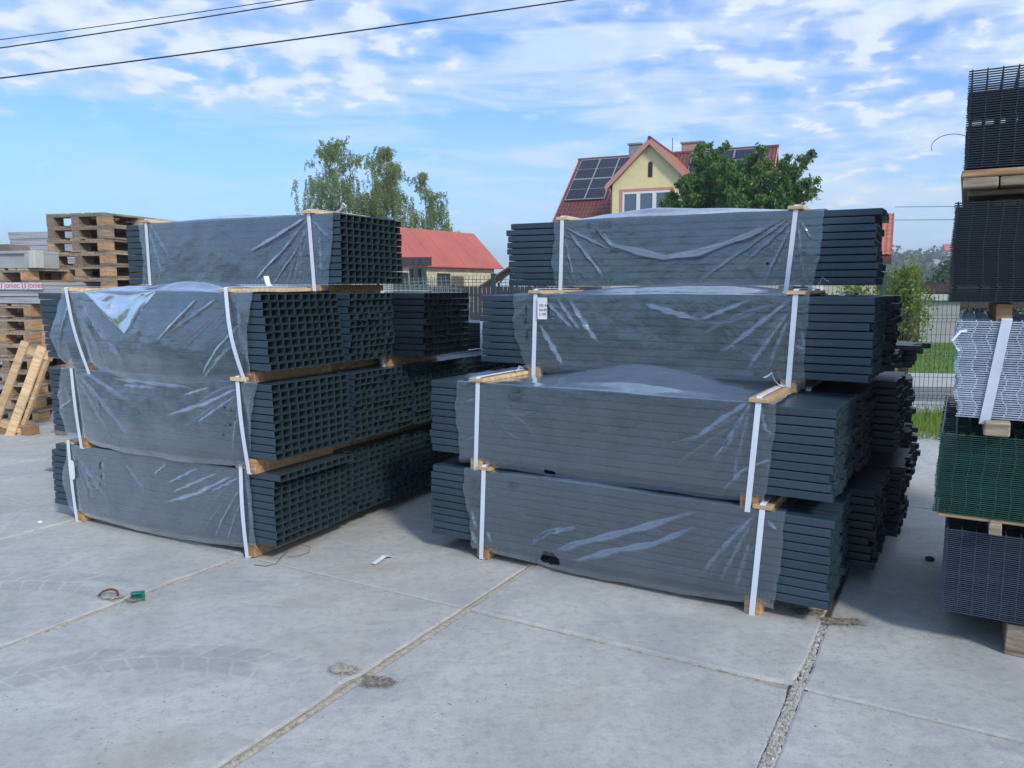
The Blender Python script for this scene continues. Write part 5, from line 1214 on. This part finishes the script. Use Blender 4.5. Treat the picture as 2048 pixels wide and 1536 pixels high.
for k, (x, y, h, rx, w) in enumerate(((3.4, 16, 1.75, .6, 'nearer'), (4.9, 18, 1.7, .8, 'farther'))):
    shrub('%s yellow green shrub seen through the gap above the third right bundle' % w, x, y, h, rx, SHRUB, 30+k, 120, .07)
def round_tree(label, x, y, h, rx, seed, mat=FAR, n=420, size=.35, z0=None, base=0.0, group=None):
    rs = np.random.RandomState(seed); root = empty('tree', (x, y, base), 0, label, 'tree', group)
    MB().tube([(0, 0, 0), (.1, 0, h*.5), (0, 0, h*.85)], [h*.03, h*.022, .03], 6).build('trunk', BARK, root); P = []
    z0 = z0 or h*.22
    for k in range(n):
        v = rs.normal(0, 1, 3); v /= np.linalg.norm(v); r_ = rs.uniform(.35, 1)**.5
        c_ = np.array([v[0]*rx*r_, v[1]*rx*r_, (z0+h)/2+v[2]*(h-z0)/2*r_]); lump = 1+.25*noise.noise(Vector(v*2.2+seed)); c_[:2] *= lump
        P.append(c_+rs.normal(0, size*.8, (12, 3)))
    link('crown', leaves(np.concatenate(P), size, mat, 'crown', .3, 1.5), root); return root
round_tree('round dark green tree standing before the hill at the right', 33.2, 58, 3.3, 1.9, 3)
round_tree('bushy green tree beside the round one, farther right', 37.5, 60, 3.0, 2.6, 4)
round_tree('far tree top peeping over the goods at the left edge', -15.6, 24, 2.6, 1.2, 6, FAR, 200, .16)

# hillside woods, far off
def forest():
    rs = np.random.RandomState(77); P = []; S = []
    n = 0
    while n < 1500:
        x = rs.uniform(110, 420); y = rs.uniform(150, 430)
        hill = 20*math.exp(-((x-300)/130)**2)*(1/(1+math.exp(-(y-330)/45))) + 12*math.exp(-((x-150)/50)**2)*(1/(1+math.exp(-(y-350)/40)))
        if y < 250 and rs.rand() < .6: continue
        if noise.noise(Vector((x*.03, y*.03, 5))) < -.12: continue
        h = rs.uniform(4, 8)*(1 if rs.rand() < .8 else 1.4); w = h*rs.uniform(.3, .5) if rs.rand() < .7 else h*.18
        v = rs.normal(0, 1, (46, 3)); v /= np.linalg.norm(v, axis=1)[:, None]
        P.append(np.stack([x+v[:, 0]*w, y+v[:, 1]*w, hill-1+h*.55+v[:, 2]*h*.5], 1)); n += 1
    return tag(link('hillside_wood', leaves(np.concatenate(P), 2.0, FAR, 'hillside_wood', .1, 1.3)), 'mixed green wood covering the far hillside', None, None, 'stuff')
forest()
def far_house(label, x, y, z, w, h, rz, roofm, wallm):
    r_ = empty('house', (x, y, z), rz, label, 'house', 'far houses on the wooded hillside')
    MB().box((-w/2, -w*.35, 0), (w/2, w*.35, h)).build('wall', wallm, r_)
    MB().prism([(-w*.42, h), (w*.42, h), (0, h+w*.38)], -w*.56, w*.56, Matrix.Rotation(math.pi/2, 4, 'Z')).build('roof', roofm, r_)
CRM = plain('far_wall', (0.62, 0.60, 0.56), .9)
FR = plain('far_red', (0.50, 0.10, 0.09), .7)
far_house('far house with dark red roof, leftmost on the hillside', 186, 372, 11.5, 6.5, 2.6, R(20), FR, CRM)
far_house('far house with bright red roof, highest on the hill', 215, 385, 16.2, 8.5, 3.4, R(-10), FR, CRM)
far_house('far white house with grey roof lower on the hillside', 166, 310, 8.0, 6, 2.4, R(35), plain('far_grey', (0.28, 0.27, 0.27), .8), CRM)
far_house('far house with pale orange roof near the mesh stack', 84, 150, 0.4, 6, 2.2, R(15), plain('far_orange', (0.45, 0.22, 0.15), .8), CRM)

# ------------------------------------------------------------------ overhead cables
CAB = plain('cable_black', (0.012, 0.012, 0.016), .5)
def cable(label, a, b_, sag_, r_=.011, ext=1.6):
    a, b_ = Vector(a), Vector(b_); m = (a+b_)/2; a = m+(a-m)*ext*2; b_ = m+(b_-m)*ext*2; pts = []
    for k in range(41):
        t = k/40; p = a.lerp(b_, t); p.z += sag_*(4*(t-.5)**2)-sag_*0.05; pts.append(p)
    tag(MB().tube(pts, r_, 6).build('power_cable', CAB), label, 'power cable', 'overhead cables crossing the sky')
cable('highest of the three overhead cables at the top left', (-8.787, 14, 5.697), (-4.45, 14.2, 6.35), .10, .0075)
cable('middle of the three overhead cables at the top left', (-8.79, 14, 5.56), (-3.55, 14.2, 6.40), .12, .011)
cable('longest and lowest overhead cable across the top left', (-7.576, 12, 4.542), (.82, 12.2, 5.70), .22, .011)
for k, (z, w) in enumerate(((5.62, 'upper'), (4.95, 'lower'))):
    tag(MB().tube([(20, 41.5, z+.05), (30, 40, z-.02), (60, 38, z+.6)], .018, 4).build('power_cable', CAB), '%s thin cable above the hill at the right' % w, 'power cable')

# ------------------------------------------------------------------ haze
hz = MB().box((-700, -60, -1.2), (700, 900, 40)).build('haze', bpy.data.materials.new('haze_air')); hm = hz.data.materials[0]; hm.use_nodes = True
hm.node_tree.nodes.clear(); ho = hm.node_tree.nodes.new('ShaderNodeOutputMaterial'); hv = hm.node_tree.nodes.new('ShaderNodeVolumePrincipled')
hv.inputs['Color'].default_value = (0.80, 0.88, 1.0, 1); hv.inputs['Density'].default_value = 0.0011; hv.inputs['Anisotropy'].default_value = .2
hm.node_tree.links.new(hv.outputs[0], ho.inputs['Volume']); tag(hz, 'thin pale blue air fading the far hill', None, None, 'stuff')
